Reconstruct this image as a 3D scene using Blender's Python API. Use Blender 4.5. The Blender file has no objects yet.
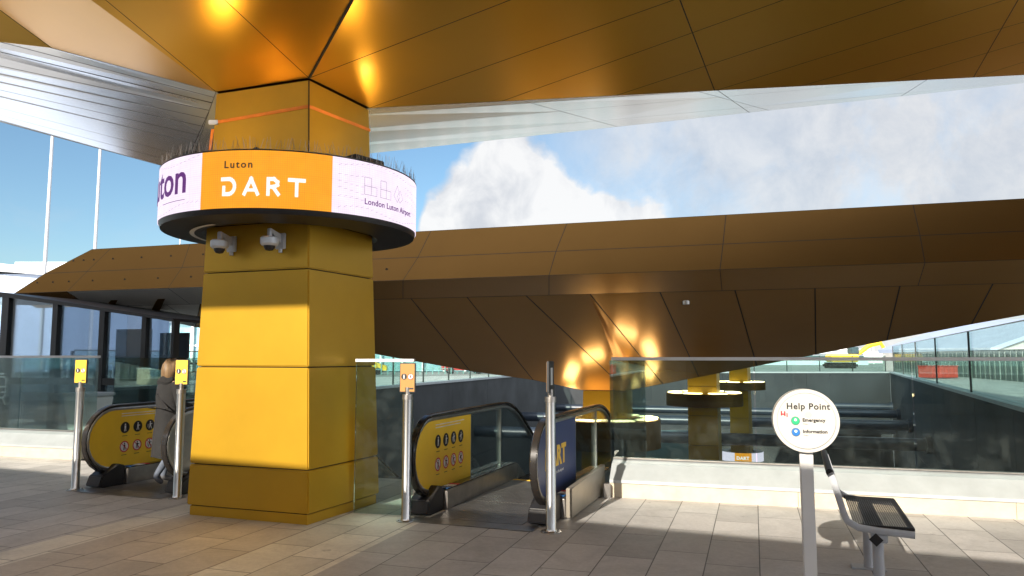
import bpy, bmesh, math, random
from mathutils import Vector, Matrix
random.seed(7)
R = math.radians
sc = bpy.context.scene
C = sc.collection
# ------------------------------------------------------------------ camera
F = 740.0; PIT = math.atan(69/740); EYE = 1.6
cam = bpy.data.objects.new('camera', bpy.data.cameras.new('camera')); C.objects.link(cam)
cam.location = (0, 0, EYE); cam.rotation_euler = (R(90)+PIT, 0, 0)
cam.data.sensor_width = 36; cam.data.lens = 36*F/1024
cam.data.clip_start = .05; cam.data.clip_end = 6000
sc.camera = cam
sc.render.resolution_x = 1024; sc.render.resolution_y = 576
# ------------------------------------------------------------------ light
SUN_AZ = 27.0; SUN_EL = 23.8            # the light travels towards +Y turned 27 deg to +X
w = bpy.data.worlds.new('World'); sc.world = w; w.use_nodes = True
nt = w.node_tree; nt.nodes.clear()
def N(nt, t, **k):
    n = nt.nodes.new(t)
    for a, b in k.items(): setattr(n, a, b)
    return n
def mth(nt, op, a, b=None, c=None, clamp=False):
    n = N(nt, 'ShaderNodeMath', operation=op, use_clamp=clamp)
    for i, v in enumerate((a, b, c)):
        if v is None: continue
        if isinstance(v, (int, float)): n.inputs[i].default_value = v
        else: nt.links.new(v, n.inputs[i])
    return n.outputs[0]
def ramp(nt, v, pts, interp='LINEAR'):
    n = N(nt, 'ShaderNodeValToRGB'); cr = n.color_ramp; cr.interpolation = interp
    while len(cr.elements) < len(pts): cr.elements.new(.5)
    for e, (p, c) in zip(cr.elements, pts):
        e.position = p; e.color = (c, c, c, 1) if isinstance(c, (int, float)) else (*c, 1)
    nt.links.new(v, n.inputs[0]); return n.outputs[0]
sky = N(nt, 'ShaderNodeTexSky', sky_type='NISHITA', sun_disc=False)
sky.sun_elevation = R(SUN_EL); sky.sun_rotation = R(180+SUN_AZ)
sky.air_density = 1.0; sky.dust_density = .8; sky.ozone_density = 2.5
tc = N(nt, 'ShaderNodeTexCoord'); sx = N(nt, 'ShaderNodeSeparateXYZ'); nt.links.new(tc.outputs['Generated'], sx.inputs[0])
X, Y, Z = sx.outputs
az = mth(nt, 'DIVIDE', X, mth(nt, 'MAXIMUM', Y, .02)); el = mth(nt, 'DIVIDE', Z, mth(nt, 'MAXIMUM', Y, .02))
zz = mth(nt, 'ADD', mth(nt, 'MAXIMUM', Z, 0), .12)
cb = N(nt, 'ShaderNodeCombineXYZ'); nt.links.new(mth(nt, 'DIVIDE', X, zz), cb.inputs[0]); nt.links.new(mth(nt, 'DIVIDE', Y, zz), cb.inputs[1])
def noise(nt, vec, s, d=6, r=.55, dist=0):
    n = N(nt, 'ShaderNodeTexNoise'); n.inputs['Scale'].default_value = s; n.inputs['Detail'].default_value = d
    n.inputs['Roughness'].default_value = r; n.inputs['Distortion'].default_value = dist
    if vec: nt.links.new(vec, n.inputs['Vector'])
    return n.outputs[0]
n1 = noise(nt, cb.outputs[0], .62, 8, .58, .3)
gen = ramp(nt, n1, [(.36, 0), (.52, 1)])
dirn = tc.outputs['Generated']
n2 = noise(nt, dirn, 9, 9, .56, .2)
n3 = noise(nt, dirn, 4.2, 8, .6, .4)
# heap cloud beyond the far roof: its outline height over azimuth
azn = mth(nt, 'ADD', mth(nt, 'MULTIPLY', az, 1.0), .3)      # az -.3..+.7
hc = ramp(nt, azn, [(0, 0), (.14, .02), (.19, .21), (.235, .285), (.285, .352), (.33, .30), (.40, .238), (.50, .228), (.545, .17), (.60, .05)], 'EASE')
hh = mth(nt, 'ADD', hc, mth(nt, 'MULTIPLY', mth(nt, 'SUBTRACT', n2, .5), .17))
heap = ramp(nt, mth(nt, 'ADD', mth(nt, 'MULTIPLY', mth(nt, 'SUBTRACT', hh, el), 9), .35), [(.28, 0), (.54, 1)])
front = ramp(nt, Y, [(.3, 0), (.4, 1)])
heap = mth(nt, 'MULTIPLY', heap, front)
veil = mth(nt, 'MULTIPLY', ramp(nt, n3, [(.34, .25), (.56, 1)]), ramp(nt, mth(nt, 'ADD', az, .5), [(.50, 0), (.66, .85), (1, 1)]))
veil = mth(nt, 'MULTIPLY', veil, front)
left = ramp(nt, mth(nt, 'ADD', az, 1), [(.0, .6), (.6, .12), (.95, 0), (1, 0)])
lc = mth(nt, 'MULTIPLY', mth(nt, 'MULTIPLY', ramp(nt, n3, [(.5, 0), (.68, .8)]), left), front)
back = mth(nt, 'MULTIPLY', gen, mth(nt, 'SUBTRACT', 1, front))
low = mth(nt, 'MULTIPLY', ramp(nt, el, [(0, .9), (.10, .75), (.2, 0)]), front)
cl = mth(nt, 'MAXIMUM', mth(nt, 'MAXIMUM', heap, mth(nt, 'MAXIMUM', veil, mth(nt, 'MULTIPLY', low, ramp(nt, mth(nt, 'ADD', az, .5), [(.6, 0), (.85, 1)])))), mth(nt, 'MAXIMUM', lc, back), clamp=True)
sh1 = ramp(nt, noise(nt, dirn, 14, 9, .65, .3), [(.3, (2.15, 2.3, 2.55)), (.62, (2.95, 2.95, 2.98))])
sh2 = ramp(nt, noise(nt, dirn, 13, 9, .56, .5), [(.36, (2.5, 2.55, 2.7)), (.58, (3.6, 3.55, 3.5))])
shm = N(nt, 'ShaderNodeMixRGB'); nt.links.new(heap, shm.inputs[0]); nt.links.new(sh1, shm.inputs[1]); nt.links.new(sh2, shm.inputs[2]); 
back_fill = N(nt, 'ShaderNodeMixRGB'); nt.links.new(ramp(nt, mth(nt, 'MULTIPLY', mth(nt, 'ADD', Y, 1), .5), [(.30, 1), (.52, 0)]), back_fill.inputs[0]); nt.links.new(shm.outputs[0], back_fill.inputs[1]); back_fill.inputs[2].default_value = (12.0, 12.2, 13.0, 1); shade = back_fill.outputs[0]  # clouds behind the viewer, out of view, brightened to fill the shade
mx = N(nt, 'ShaderNodeMixRGB'); nt.links.new(mth(nt, 'MULTIPLY', cl, .93), mx.inputs[0])
tint = N(nt, 'ShaderNodeMixRGB', blend_type='MULTIPLY'); tint.inputs[0].default_value = 1; tint.inputs[2].default_value = (.53, .60, .60, 1)
nt.links.new(sky.outputs[0], tint.inputs[1])
nt.links.new(tint.outputs[0], mx.inputs[1]); nt.links.new(shade, mx.inputs[2])
bg = N(nt, 'ShaderNodeBackground'); bg.inputs[1].default_value = .15; nt.links.new(mx.outputs[0], bg.inputs[0])
wo = N(nt, 'ShaderNodeOutputWorld'); nt.links.new(bg.outputs[0], wo.inputs[0])
sun = bpy.data.objects.new('sun', bpy.data.lights.new('sun', 'SUN')); C.objects.link(sun)
sun.data.energy = 5.0; sun.data.angle = R(.4); sun.data.color = (1, .90, .76)
trav = Vector((math.sin(R(SUN_AZ))*math.cos(R(SUN_EL)), math.cos(R(SUN_AZ))*math.cos(R(SUN_EL)), -math.sin(R(SUN_EL))))
sun.rotation_euler = trav.to_track_quat('-Z', 'Y').to_euler()
sc.view_settings.view_transform = 'Standard'; sc.view_settings.look = 'None'; sc.view_settings.gamma = 1
sc.view_settings.exposure = .88
# ------------------------------------------------------------------ measuring helpers (metres in the place)
def ray(px, py):
    x = (px-512)/F; z = (288-py)/F
    y2 = math.cos(PIT)-z*math.sin(PIT); z2 = math.sin(PIT)+z*math.cos(PIT)
    return Vector((x/y2, 1, z2/y2))
E0 = Vector((0, 0, EYE))
def at(px, py, Y): return E0 + ray(px, py)*Y
def atz(px, py, z=0): r = ray(px, py); return E0 + r*((z-EYE)/r.z)
def onplane(px, py, p, n): r = ray(px, py); return E0 + r*((p-E0).dot(n)/r.dot(n))
PHI = R(20); U = Vector((math.cos(PHI), -math.sin(PHI), 0)); V = Vector((math.sin(PHI), math.cos(PHI), 0)); ZV = Vector((0, 0, 1))
# ------------------------------------------------------------------ materials
def mat(name, col, rough=.6, metal=0, var=.12, vs=3., bump=.0, bs=40., spec=.5, emit=None, es=0, col2=None, rv=.0, stretch=None):
    m = bpy.data.materials.new(name); m.use_nodes = True; t = m.node_tree; b = t.nodes['Principled BSDF']
    tcn = N(t, 'ShaderNodeTexCoord'); vec = tcn.outputs['Object']
    if stretch:
        mp = N(t, 'ShaderNodeMapping'); mp.inputs['Scale'].default_value = stretch; t.links.new(vec, mp.inputs[0]); vec = mp.outputs[0]
    nn = noise(t, vec, vs, 5, .6)
    c2 = col2 or tuple(max(0, c*(1-var*2)) for c in col)
    c1 = col if col2 else tuple(min(1, c*(1+var)) for c in col)
    cr = ramp(t, nn, [(.32, c2), (.68, c1)])
    t.links.new(cr, b.inputs['Base Color'])
    b.inputs['Roughness'].default_value = rough; b.inputs['Metallic'].default_value = metal
    b.inputs['Specular IOR Level'].default_value = spec
    if rv:
        rn = noise(t, vec, vs*2.3, 5, .6); t.links.new(mth(t, 'ADD', mth(t, 'MULTIPLY', rn, rv), rough-rv/2), b.inputs['Roughness'])
    if bump:
        bn = N(t, 'ShaderNodeBump'); bn.inputs['Strength'].default_value = bump; bn.inputs['Distance'].default_value = .01
        t.links.new(noise(t, vec, bs, 4, .6), bn.inputs['Height']); t.links.new(bn.outputs[0], b.inputs['Normal'])
    if emit: b.inputs['Emission Color'].default_value = (*emit, 1); b.inputs['Emission Strength'].default_value = es
    return m
def coat(m, w_=.6, r_=.12):
    b = m.node_tree.nodes['Principled BSDF']; b.inputs['Coat Weight'].default_value = w_; b.inputs['Coat Roughness'].default_value = r_; return m
def glass(name, tint=(.86, .93, .9), ior=1.45, extra=0.0, dirt=.03, fk=.7):
    m = bpy.data.materials.new(name); m.use_nodes = True; t = m.node_tree; t.nodes.clear()
    o = N(t, 'ShaderNodeOutputMaterial'); tr = N(t, 'ShaderNodeBsdfTransparent'); tr.inputs[0].default_value = (*tint, 1)
    gl = N(t, 'ShaderNodeBsdfGlossy'); gl.inputs['Roughness'].default_value = .01; gl.inputs[0].default_value = (.95, 1, 1, 1)
    df = N(t, 'ShaderNodeBsdfDiffuse'); df.inputs[0].default_value = (.5, .55, .53, 1)
    fr = N(t, 'ShaderNodeFresnel'); fr.inputs[0].default_value = ior
    m1 = N(t, 'ShaderNodeMixShader'); m2 = N(t, 'ShaderNodeMixShader')
    tcn = N(t, 'ShaderNodeTexCoord'); d = ramp(t, noise(t, tcn.outputs['Object'], 5, 8, .7, .6), [(.45, dirt*.3), (.72, dirt*2.2)])
    t.links.new(d, m1.inputs[0]); t.links.new(tr.outputs[0], m1.inputs[1]); t.links.new(df.outputs[0], m1.inputs[2])
    t.links.new(mth(t, 'ADD', mth(t, 'MULTIPLY', fr.outputs[0], fk), extra, clamp=True), m2.inputs[0])
    t.links.new(m1.outputs[0], m2.inputs[1]); t.links.new(gl.outputs[0], m2.inputs[2]); t.links.new(m2.outputs[0], o.inputs[0])
    return m
M = {}
GOLD = (.66, .40, .055)
M['gold'] = mat('anodised_gold', (.56, .325, .02), .38, .52, .04, 1.2, bump=.06, bs=1.3)
M['soffit'] = mat('gold_soffit', (.74, .42, .06), .29, .68, .02, .7)
M['soffit_far'] = mat('bronze_soffit', (.80, .44, .15), .22, .62, .02, .6)
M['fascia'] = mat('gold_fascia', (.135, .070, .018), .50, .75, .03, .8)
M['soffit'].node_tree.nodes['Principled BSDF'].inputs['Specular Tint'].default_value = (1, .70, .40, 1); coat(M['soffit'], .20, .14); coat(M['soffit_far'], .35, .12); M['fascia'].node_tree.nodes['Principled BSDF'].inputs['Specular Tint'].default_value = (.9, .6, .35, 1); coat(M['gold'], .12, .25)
M['sky_sheen'] = mat('sky_sheen_soffit', (.80, .83, .86), .17, .65, .02, .8, bump=.03, bs=.6)  # gold panels' grazing sky reflection put into a paler metal colour
M['pale_sheen'] = mat('pale_sheen_panel', (.80, .77, .70), .35, .1, .05, .8)  # bright reflections on the far facets put into a pale colour
M['joint'] = mat('joint_black', (.022, .016, .010), .8)
M['steel'] = mat('brushed_steel', (.55, .55, .54), .3, 1, .06, 8, rv=.12, stretch=(1, 1, .1))
M['steel_d'] = mat('worn_steel', (.42, .40, .38), .38, .95, .1, 6, rv=.14, bump=.05)
M['alu'] = mat('grey_aluminium', (.62, .65, .68), .42, .2, .05, 4)
M['cream_steel'] = mat('cream_side_panel', (.34, .31, .26), .35, .5, .06, 5)
M['black'] = mat('black_plastic', (.018, .018, .02), .45, 0, .1, 6)
M['rubber'] = mat('handrail_rubber', (.020, .018, .017), .22, 0, .1, 6, spec=.6)
M['frame'] = mat('black_frame', (.014, .015, .017), .4, .2)
M['sign_white'] = mat('sign_enamel', (.50, .49, .46), .35, 0, .02, 3)
M['white'] = mat('white_paint', (.70, .70, .69), .4, 0, .03, 3)
M['post'] = mat('pale_grey_paint', (.42, .44, .47), .4, .1, .04, 3)
M['cream'] = mat('cream_stone', (.50, .44, .34), .8, 0, .07, 5, bump=.15, bs=60)
M['coping'] = mat('grey_coping', (.40, .44, .46), .45, .3, .06, 3)
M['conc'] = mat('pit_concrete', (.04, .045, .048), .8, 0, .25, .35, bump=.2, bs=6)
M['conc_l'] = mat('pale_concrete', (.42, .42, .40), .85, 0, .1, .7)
M['prop'] = mat('prop_blue_black', (.025, .035, .05), .35, .2, .1, 1)
M['glass'] = glass('barrier_glass', (.78, .87, .85), dirt=.012)
M['glass_far'] = glass('fence_glass', (.80, .89, .86), dirt=.02, fk=.12)
M['glass_esc'] = glass('balustrade_glass', (.90, .95, .93), dirt=.02)
M['window'] = glass('window_glass', (.68, .76, .84), extra=.08, dirt=.01)
M['tape'] = mat('orange_webbing', (.85, .27, .04), .7)
M['yellow'] = mat('yellow_panel', (.92, .60, .03), .45, 0, .03, 3)
M['ysign'] = mat('yellow_sign', (.80, .50, .03), .5, 0, .02, 3)
M['osign'] = mat('orange_sign', (.40, .19, .04), .5, 0, .02, 3)
M['navy'] = mat('navy_panel', (.035, .055, .16), .4, 0, .05, 2)
M['ink'] = mat('black_ink', (.012, .012, .014), .5)
M['inkw'] = mat('white_ink', (.85, .85, .85), .5)
M['inky'] = mat('yellow_ink', (.80, .50, .04), .5)
M['red'] = mat('red_ink', (.65, .03, .04), .5)
M['grey_ink'] = mat('grey_ink', (.16, .17, .19), .5)
M['green_b'] = mat('green_button', (.02, .36, .16), .35)
M['blue_b'] = mat('blue_button', (.02, .14, .42), .35)
M['lamp_near'] = mat('uplight_lamp', (.9, .7, .4), .5, emit=(1, .66, .22), es=18)
M['lamp'] = mat('warm_lamp', (.9, .7, .4), .5, emit=(1, .78, .40), es=4.5)
def led(name, col, s):
    m = mat(name, (.05, .05, .05), .5); t = m.node_tree; b = t.nodes['Principled BSDF']
    tcn = N(t, 'ShaderNodeTexCoord'); nn = ramp(t, noise(t, tcn.outputs['Object'], 9, 3), [(.3, .93), (.7, 1.03)])
    mm = N(t, 'ShaderNodeMixRGB', blend_type='MULTIPLY'); mm.inputs[0].default_value = 1; mm.inputs[1].default_value = (*col, 1); t.links.new(nn, mm.inputs[2])
    sp_ = N(t, 'ShaderNodeSeparateXYZ'); t.links.new(tcn.outputs['Object'], sp_.inputs[0])
    ang = mth(t, 'MULTIPLY', mth(t, 'ARCTAN2', sp_.outputs[0], mth(t, 'MULTIPLY', sp_.outputs[1], -1)), 1.325)
    def lines(v, pitch, w_, dark): return mth(t, 'SUBTRACT', 1, mth(t, 'MULTIPLY', mth(t, 'LESS_THAN', mth(t, 'FRACT', mth(t, 'DIVIDE', mth(t, 'ADD', v, 20), pitch)), w_), dark))
    g_ = mth(t, 'MULTIPLY', mth(t, 'MULTIPLY', lines(ang, .16, .03, .10), lines(sp_.outputs[2], .16, .03, .10)), mth(t, 'MULTIPLY', lines(ang, .02, .3, .10), lines(sp_.outputs[2], .02, .3, .10)))
    m4 = N(t, 'ShaderNodeMixRGB', blend_type='MULTIPLY'); m4.inputs[0].default_value = 1; t.links.new(mm.outputs[0], m4.inputs[1]); t.links.new(g_, m4.inputs[2]); mm = m4
    t.links.new(mm.outputs[0], b.inputs['Emission Color']); b.inputs['Emission Strength'].default_value = s; return m
M['led_o'] = led('led_orange', (.94, .34, .003), .68); M['led_w'] = led('led_pinkish_white', (.80, .68, .82), .77)
M['led_t'] = led('led_white', (.95, .92, .90), .72); M['led_p'] = led('led_purple', (.12, .012, .19), .55); M['led_k'] = led('led_dark', (.035, .012, .01), .5); M['led_g'] = led('led_grey', (.36, .29, .40), .6)
# ------------------------------------------------------------------ mesh helpers
def tag(o, label=None, cat=None, group=None, kind=None):
    if label: o['label'] = label
    if cat: o['category'] = cat
    if group: o['group'] = group
    if kind: o['kind'] = kind
    return o
def empty(name, loc, rz=0, label=None, cat=None, group=None):
    o = bpy.data.objects.new(name, None); C.objects.link(o); o.location = loc; o.rotation_euler = (0, 0, rz); o.empty_display_size = .2
    return tag(o, label, cat, group)
def obj(name, bm, mats, parent=None, smooth=False, world=False):
    """links bm as one mesh; world=True: bm is in world coordinates although it gets a parent"""
    me = bpy.data.meshes.new(name)
    if parent is not None and world:
        mw = Matrix.Identity(4); p = parent; chain = []
        while p: chain.append(p); p = p.parent
        for q in reversed(chain): mw = mw @ (Matrix.Translation(q.location) @ q.rotation_euler.to_matrix().to_4x4())
        bm.transform(mw.inverted())
    bmesh.ops.recalc_face_normals(bm, faces=bm.faces)
    bm.to_mesh(me); bm.free()
    for m in (mats if isinstance(mats, (list, tuple)) else [mats]): me.materials.append(M[m] if isinstance(m, str) else m)
    if smooth:
        for p in me.polygons: p.use_smooth = True
        try: me.set_sharp_from_angle(angle=R(38))
        except Exception: pass
    o = bpy.data.objects.new(name, me); C.objects.link(o)
    if parent is not None: o.parent = parent
    return o
def B(): return bmesh.new()
def box(bm, x0, x1, y0, y1, z0, z1, bev=0, mi=0, mtx=None):
    vs = [bm.verts.new((x, y, z)) for x in (x0, x1) for y in (y0, y1) for z in (z0, z1)]
    fs = [bm.faces.new([vs[i] for i in f]) for f in ((0, 1, 3, 2), (4, 6, 7, 5), (0, 4, 5, 1), (2, 3, 7, 6), (0, 2, 6, 4), (1, 5, 7, 3))]
    for f in fs: f.material_index = mi
    if bev:
        es = list({e for f in fs for e in f.edges})
        r = bmesh.ops.bevel(bm, geom=es, offset=bev, segments=2, affect='EDGES'); vs = list({v for f in r['faces'] for v in f.verts} | {v for v in vs if v.is_valid})
        for f in r['faces']: f.material_index = mi
    if mtx: bmesh.ops.transform(bm, matrix=mtx, verts=[v for v in vs if v.is_valid])
    return vs
def prism(bm, bot, top, mi=0, bev=0):
    """solid between two loops of points"""
    a = [bm.verts.new(p) for p in bot]; b = [bm.verts.new(p) for p in top]; n = len(a); fs = []
    fs.append(bm.faces.new(a)); fs.append(bm.faces.new(b[::-1]))
    for i in range(n): fs.append(bm.faces.new([a[i], b[i], b[(i+1) % n], a[(i+1) % n]]))
    for f in fs: f.material_index = mi
    if bev:
        r = bmesh.ops.bevel(bm, geom=list({e for f in fs for e in f.edges}), offset=bev, segments=2, affect='EDGES')
        for f in r['faces']: f.material_index = mi
def tube(bm, pts, r, seg=12, mi=0, caps=True, flat=1.0):
    pts = [Vector(p) for p in pts]; rings = []; up = None
    for i, p in enumerate(pts):
        d = (pts[min(i+1, len(pts)-1)]-pts[max(i-1, 0)]).normalized()
        if up is None: up = Vector((0, 0, 1)) if abs(d.z) < .9 else Vector((1, 0, 0))
        s = d.cross(up).normalized(); up = s.cross(d).normalized()
        rr = r[i] if isinstance(r, (list, tuple)) else r
        rings.append([bm.verts.new(p + s*math.cos(2*math.pi*k/seg)*rr + up*math.sin(2*math.pi*k/seg)*rr*flat) for k in range(seg)])
    for a, b in zip(rings, rings[1:]):
        for k in range(seg):
            f = bm.faces.new([a[k], a[(k+1) % seg], b[(k+1) % seg], b[k]]); f.material_index = mi
    if caps:
        for q in (rings[0][::-1], rings[-1]): bm.faces.new(q).material_index = mi
def sweep_rect(bm, pts, w, h, side, mi=0):
    """rectangular section swept along pts (in the plane perpendicular to side)"""
    rings = []
    for i, p in enumerate(pts):
        p = Vector(p); d = (Vector(pts[min(i+1, len(pts)-1)])-Vector(pts[max(i-1, 0)])).normalized(); n = side.cross(d).normalized()
        rings.append([bm.verts.new(p+side*a*w/2+n*b*h/2) for a, b in ((-.7, -1), (.7, -1), (1, -.5), (1, .5), (.7, 1), (-.7, 1), (-1, .5), (-1, -.5))])
    for a, b in zip(rings, rings[1:]):
        for k in range(8):
            bm.faces.new([a[k], a[(k+1) % 8], b[(k+1) % 8], b[k]]).material_index = mi
    bm.faces.new(rings[0][::-1]); bm.faces.new(rings[-1])
def joints_inset(bm, t=.009, d=0.0, mi=1):
    bm.normal_update()
    fs = [f for f in bm.faces if f.calc_area() > .002]
    r = bmesh.ops.inset_individual(bm, faces=fs, thickness=t, depth=d)
    for f in r['faces']: f.material_index = mi
def panel_poly(pts, cuts, t=.009):
    """polygon in world space cut by planes (p, n) into panels with dark joints"""
    bm = B(); bm.faces.new([bm.verts.new(p) for p in pts])
    for p, n in cuts:
        bmesh.ops.bisect_plane(bm, geom=bm.verts[:]+bm.edges[:]+bm.faces[:], plane_co=p, plane_no=n)
    joints_inset(bm, t); return bm
def merge(bm, other):
    me = bpy.data.meshes.new('tmp'); other.to_mesh(me); other.free(); bm.from_mesh(me); bpy.data.meshes.remove(me)
def text_bm(s, size, bold=0, ext=.0015, spacing=1.0, align='LEFT', xs=1.0):
    cu = bpy.data.curves.new('t', 'FONT'); cu.body = s; cu.size = size; cu.offset = bold; cu.extrude = ext; cu.space_character = spacing; cu.align_x = align; cu.resolution_u = 3
    o = bpy.data.objects.new('t', cu); C.objects.link(o); dg = bpy.context.evaluated_depsgraph_get()
    me = bpy.data.meshes.new_from_object(o.evaluated_get(dg)); bm = B(); bm.from_mesh(me)
    bpy.data.objects.remove(o); bpy.data.curves.remove(cu); bpy.data.meshes.remove(me)
    if xs != 1: bmesh.ops.scale(bm, vec=(xs, 1, 1), verts=bm.verts)
    return bm
def disc(bm, c, r, n=20, mi=0, r0=0, nrm=None, th=.002, side=None):
    """flat disc/ring of a small thickness in the plane spanned by side and Z (facing nrm)"""
    c = Vector(c)
    o = [bm.verts.new(c+side*math.cos(a)*r+ZV*math.sin(a)*r+nrm*th) for a in [2*math.pi*k/n for k in range(n)]]
    if r0:
        i = [bm.verts.new(c+side*math.cos(a)*r0+ZV*math.sin(a)*r0+nrm*th) for a in [2*math.pi*k/n for k in range(n)]]
        for k in range(n): bm.faces.new([o[k], o[(k+1) % n], i[(k+1) % n], i[k]]).material_index = mi
    else: bm.faces.new(o).material_index = mi
def lathe(bm, prof, seg=32, mi=0, c=(0, 0)):
    rings = [[bm.verts.new((c[0]+r*math.cos(2*math.pi*k/seg), c[1]+r*math.sin(2*math.pi*k/seg), z)) for k in range(seg)] for r, z in prof]
    for a, b in zip(rings, rings[1:]):
        for k in range(seg): bm.faces.new([a[k], a[(k+1) % seg], b[(k+1) % seg], b[k]]).material_index = mi
    return rings
# ------------------------------------------------------------------ ground with the pit
PA, PB, PC, PD, PE = (-6.9, 11.75), (-10.5, 18.0), (3.8, 66), (33.5, 66), (9.2, 6.35)
def ground_mat():
    m = bpy.data.materials.new('paving'); m.use_nodes = True; t = m.node_tree; b = t.nodes['Principled BSDF']
    tcn = N(t, 'ShaderNodeTexCoord'); mp = N(t, 'ShaderNodeMapping'); mp.vector_type = 'TEXTURE'
    mp.inputs['Rotation'].default_value = (0, 0, R(90-18)); t.links.new(tcn.outputs['Object'], mp.inputs[0])   # x = along v, y = -u
    br = N(t, 'ShaderNodeTexBrick'); br.offset = .37; br.inputs['Scale'].default_value = 1; br.inputs['Brick Width'].default_value = .80; br.inputs['Row Height'].default_value = .40
    br.inputs['Mortar Size'].default_value = .0055; br.inputs['Mortar Smooth'].default_value = .3; br.inputs['Bias'].default_value = 0
    br.inputs['Color1'].default_value = (.80, .80, .80, 1); br.inputs['Color2'].default_value = (1.08, 1.08, 1.08, 1); br.inputs['Mortar'].default_value = (.25, .25, .25, 1)
    t.links.new(mp.outputs[0], br.inputs['Vector'])
    s = N(t, 'ShaderNodeSeparateXYZ'); t.links.new(mp.outputs[0], s.inputs[0]); u = mth(t, 'MULTIPLY', s.outputs[1], -1)
    # snapped to the 0.4 m rows
    un = mth(t, 'DIVIDE', mth(t, 'ADD', u, 10.0), 20.0)
    def pos(v): return (v+10)/20
    grey = (.50, .495, .49); gl_ = (.58, .565, .55); lg = (.80, .78, .70); tan = (.58, .54, .48)
    cr = ramp(t, un, [(0, gl_), (pos(-6.0), lg), (pos(-5.6), tan), (pos(-4.0), lg), (pos(-3.2), grey)], 'CONSTANT')
    nn = noise(t, tcn.outputs['Object'], .55, 6, .6); st = ramp(t, nn, [(.3, (.86, .85, .84)), (.7, (1.06, 1.05, 1.03))])
    n4 = ramp(t, noise(t, tcn.outputs['Object'], 26, 6, .7), [(.3, .88), (.7, 1.08)])
    def mul(a, c2):
        q = N(t, 'ShaderNodeMixRGB', blend_type='MULTIPLY'); q.inputs[0].default_value = 1; t.links.new(a, q.inputs[1]); t.links.new(c2, q.inputs[2]); return q.outputs[0]
    sp = ramp(t, noise(t, tcn.outputs['Object'], 7.5, 3, .5), [(.26, .70), (.31, 1.0)]); st2 = ramp(t, noise(t, tcn.outputs['Object'], 1.7, 7, .72, .8), [(.38, .86), (.56, 1.03)])
    col = mul(mul(mul(mul(mul(cr, br.outputs[0]), st), n4), sp), st2); t.links.new(col, b.inputs['Base Color'])
    b.inputs['Roughness'].default_value = .62
    t.links.new(mth(t, 'ADD', mth(t, 'MULTIPLY', nn, .3), .42), b.inputs['Roughness'])
    bu = N(t, 'ShaderNodeBump'); bu.inputs['Strength'].default_value = .5; bu.inputs['Distance'].default_value = .004
    t.links.new(mth(t, 'ADD', mth(t, 'SUBTRACT', 1, br.outputs[1]), mth(t, 'MULTIPLY', n4, .25)), bu.inputs['Height']); t.links.new(bu.outputs[0], b.inputs['Normal'])
    return m
M['paving'] = ground_mat()
bm = B()
pit = [PA, PB, PC, PD, PE]
S = 3000
outer = [(-S, -S), (-S, S), (S*.1, S), (S, S), (S, -S)]
def gv(p, z=0): return bm.verts.new((p[0], p[1], z))
pv = [gv(p) for p in pit]; ov = [gv(p) for p in outer]
for i in range(5): bm.faces.new([pv[i], pv[(i+1) % 5], ov[(i+1) % 5], ov[i]])
tag(obj('ground', bm, 'paving'), kind='structure')
# farther surfaces: apron tarmac beyond the pit
bm = B(); apron = [(-60, 30), (3.0, 68.5), (35.5, 68.5), (60, 40), (900, 40), (900, 600), (-900, 600), (-900, 30)]
bm.faces.new([bm.verts.new((x, y, .004)) for x, y in apron])
M['apron'] = mat('tarmac', (.28, .28, .27), .85, 0, .12, .05)
tag(obj('apron_tarmac', bm, 'apron'), kind='structure')
# pit walls and floor
DEPTH = -9.0
M['backwall_shade'] = mat('shaded_end_wall', (.025, .03, .034), .7, 0, .2, .3)  # concrete darkened to stand in for shade on the end wall
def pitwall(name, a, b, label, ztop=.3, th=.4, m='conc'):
    a = Vector((*a, 0)); b = Vector((*b, 0)); d = (b-a).normalized(); n = Vector((d.y, -d.x, 0))
    mid = Vector((8, 35, 0))
    if (mid-a).dot(n) > 0: n = -n           # n points out of the pit
    L = (b-a).length; bm = B(); k = max(1, int(L/6))
    for i in range(k):                        # cast bays with a groove between them, and a lift line
        p = a+d*(L*i/k+.012); q = a+d*(L*(i+1)/k-.012)
        for z0, z1 in ((DEPTH, -4.4), (-4.38, ztop-.12)):
            prism(bm, [p+ZV*z0, q+ZV*z0, q+n*th+ZV*z0, p+n*th+ZV*z0], [p+ZV*z1, q+ZV*z1, q+n*th+ZV*z1, p+n*th+ZV*z1])
    root = empty(name, a, 0, label, 'wall')
    obj('wall', bm, m, root, world=True)
    bm = B(); prism(bm, [a-n*.06+ZV*(ztop-.12), b-n*.06+ZV*(ztop-.12), b+n*(th+.06)+ZV*(ztop-.12), a+n*(th+.06)+ZV*(ztop-.12)], [a-n*.06+ZV*ztop, b-n*.06+ZV*ztop, b+n*(th+.06)+ZV*ztop, a+n*(th+.06)+ZV*ztop])
    obj('coping', bm, 'coping', root, world=True)
    return root, a, b, d, n
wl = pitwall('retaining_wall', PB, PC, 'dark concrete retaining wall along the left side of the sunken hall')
wb = pitwall('retaining_wall', PC, PD, 'shade-darkened concrete back wall closing the far end of the sunken hall', m='backwall_shade')
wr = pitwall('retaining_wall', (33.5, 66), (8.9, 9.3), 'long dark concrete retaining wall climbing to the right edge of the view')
def simplewall(a, b, label, ztop):
    a = Vector((*a, 0)); b = Vector((*b, 0)); d = (b-a).normalized(); n = Vector((d.y, -d.x, 0))
    bm = B(); prism(bm, [a+ZV*DEPTH, b+ZV*DEPTH, b+n*.25+ZV*DEPTH, a+n*.25+ZV*DEPTH], [a+ZV*ztop, b+ZV*ztop, b+n*.25+ZV*ztop, a+n*.25+ZV*ztop])
    tag(obj('retaining_wall', bm, 'conc'), label, 'wall')
simplewall(PA, PB, 'short concrete wall of the pit beside the left escalator', -.02)
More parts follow.
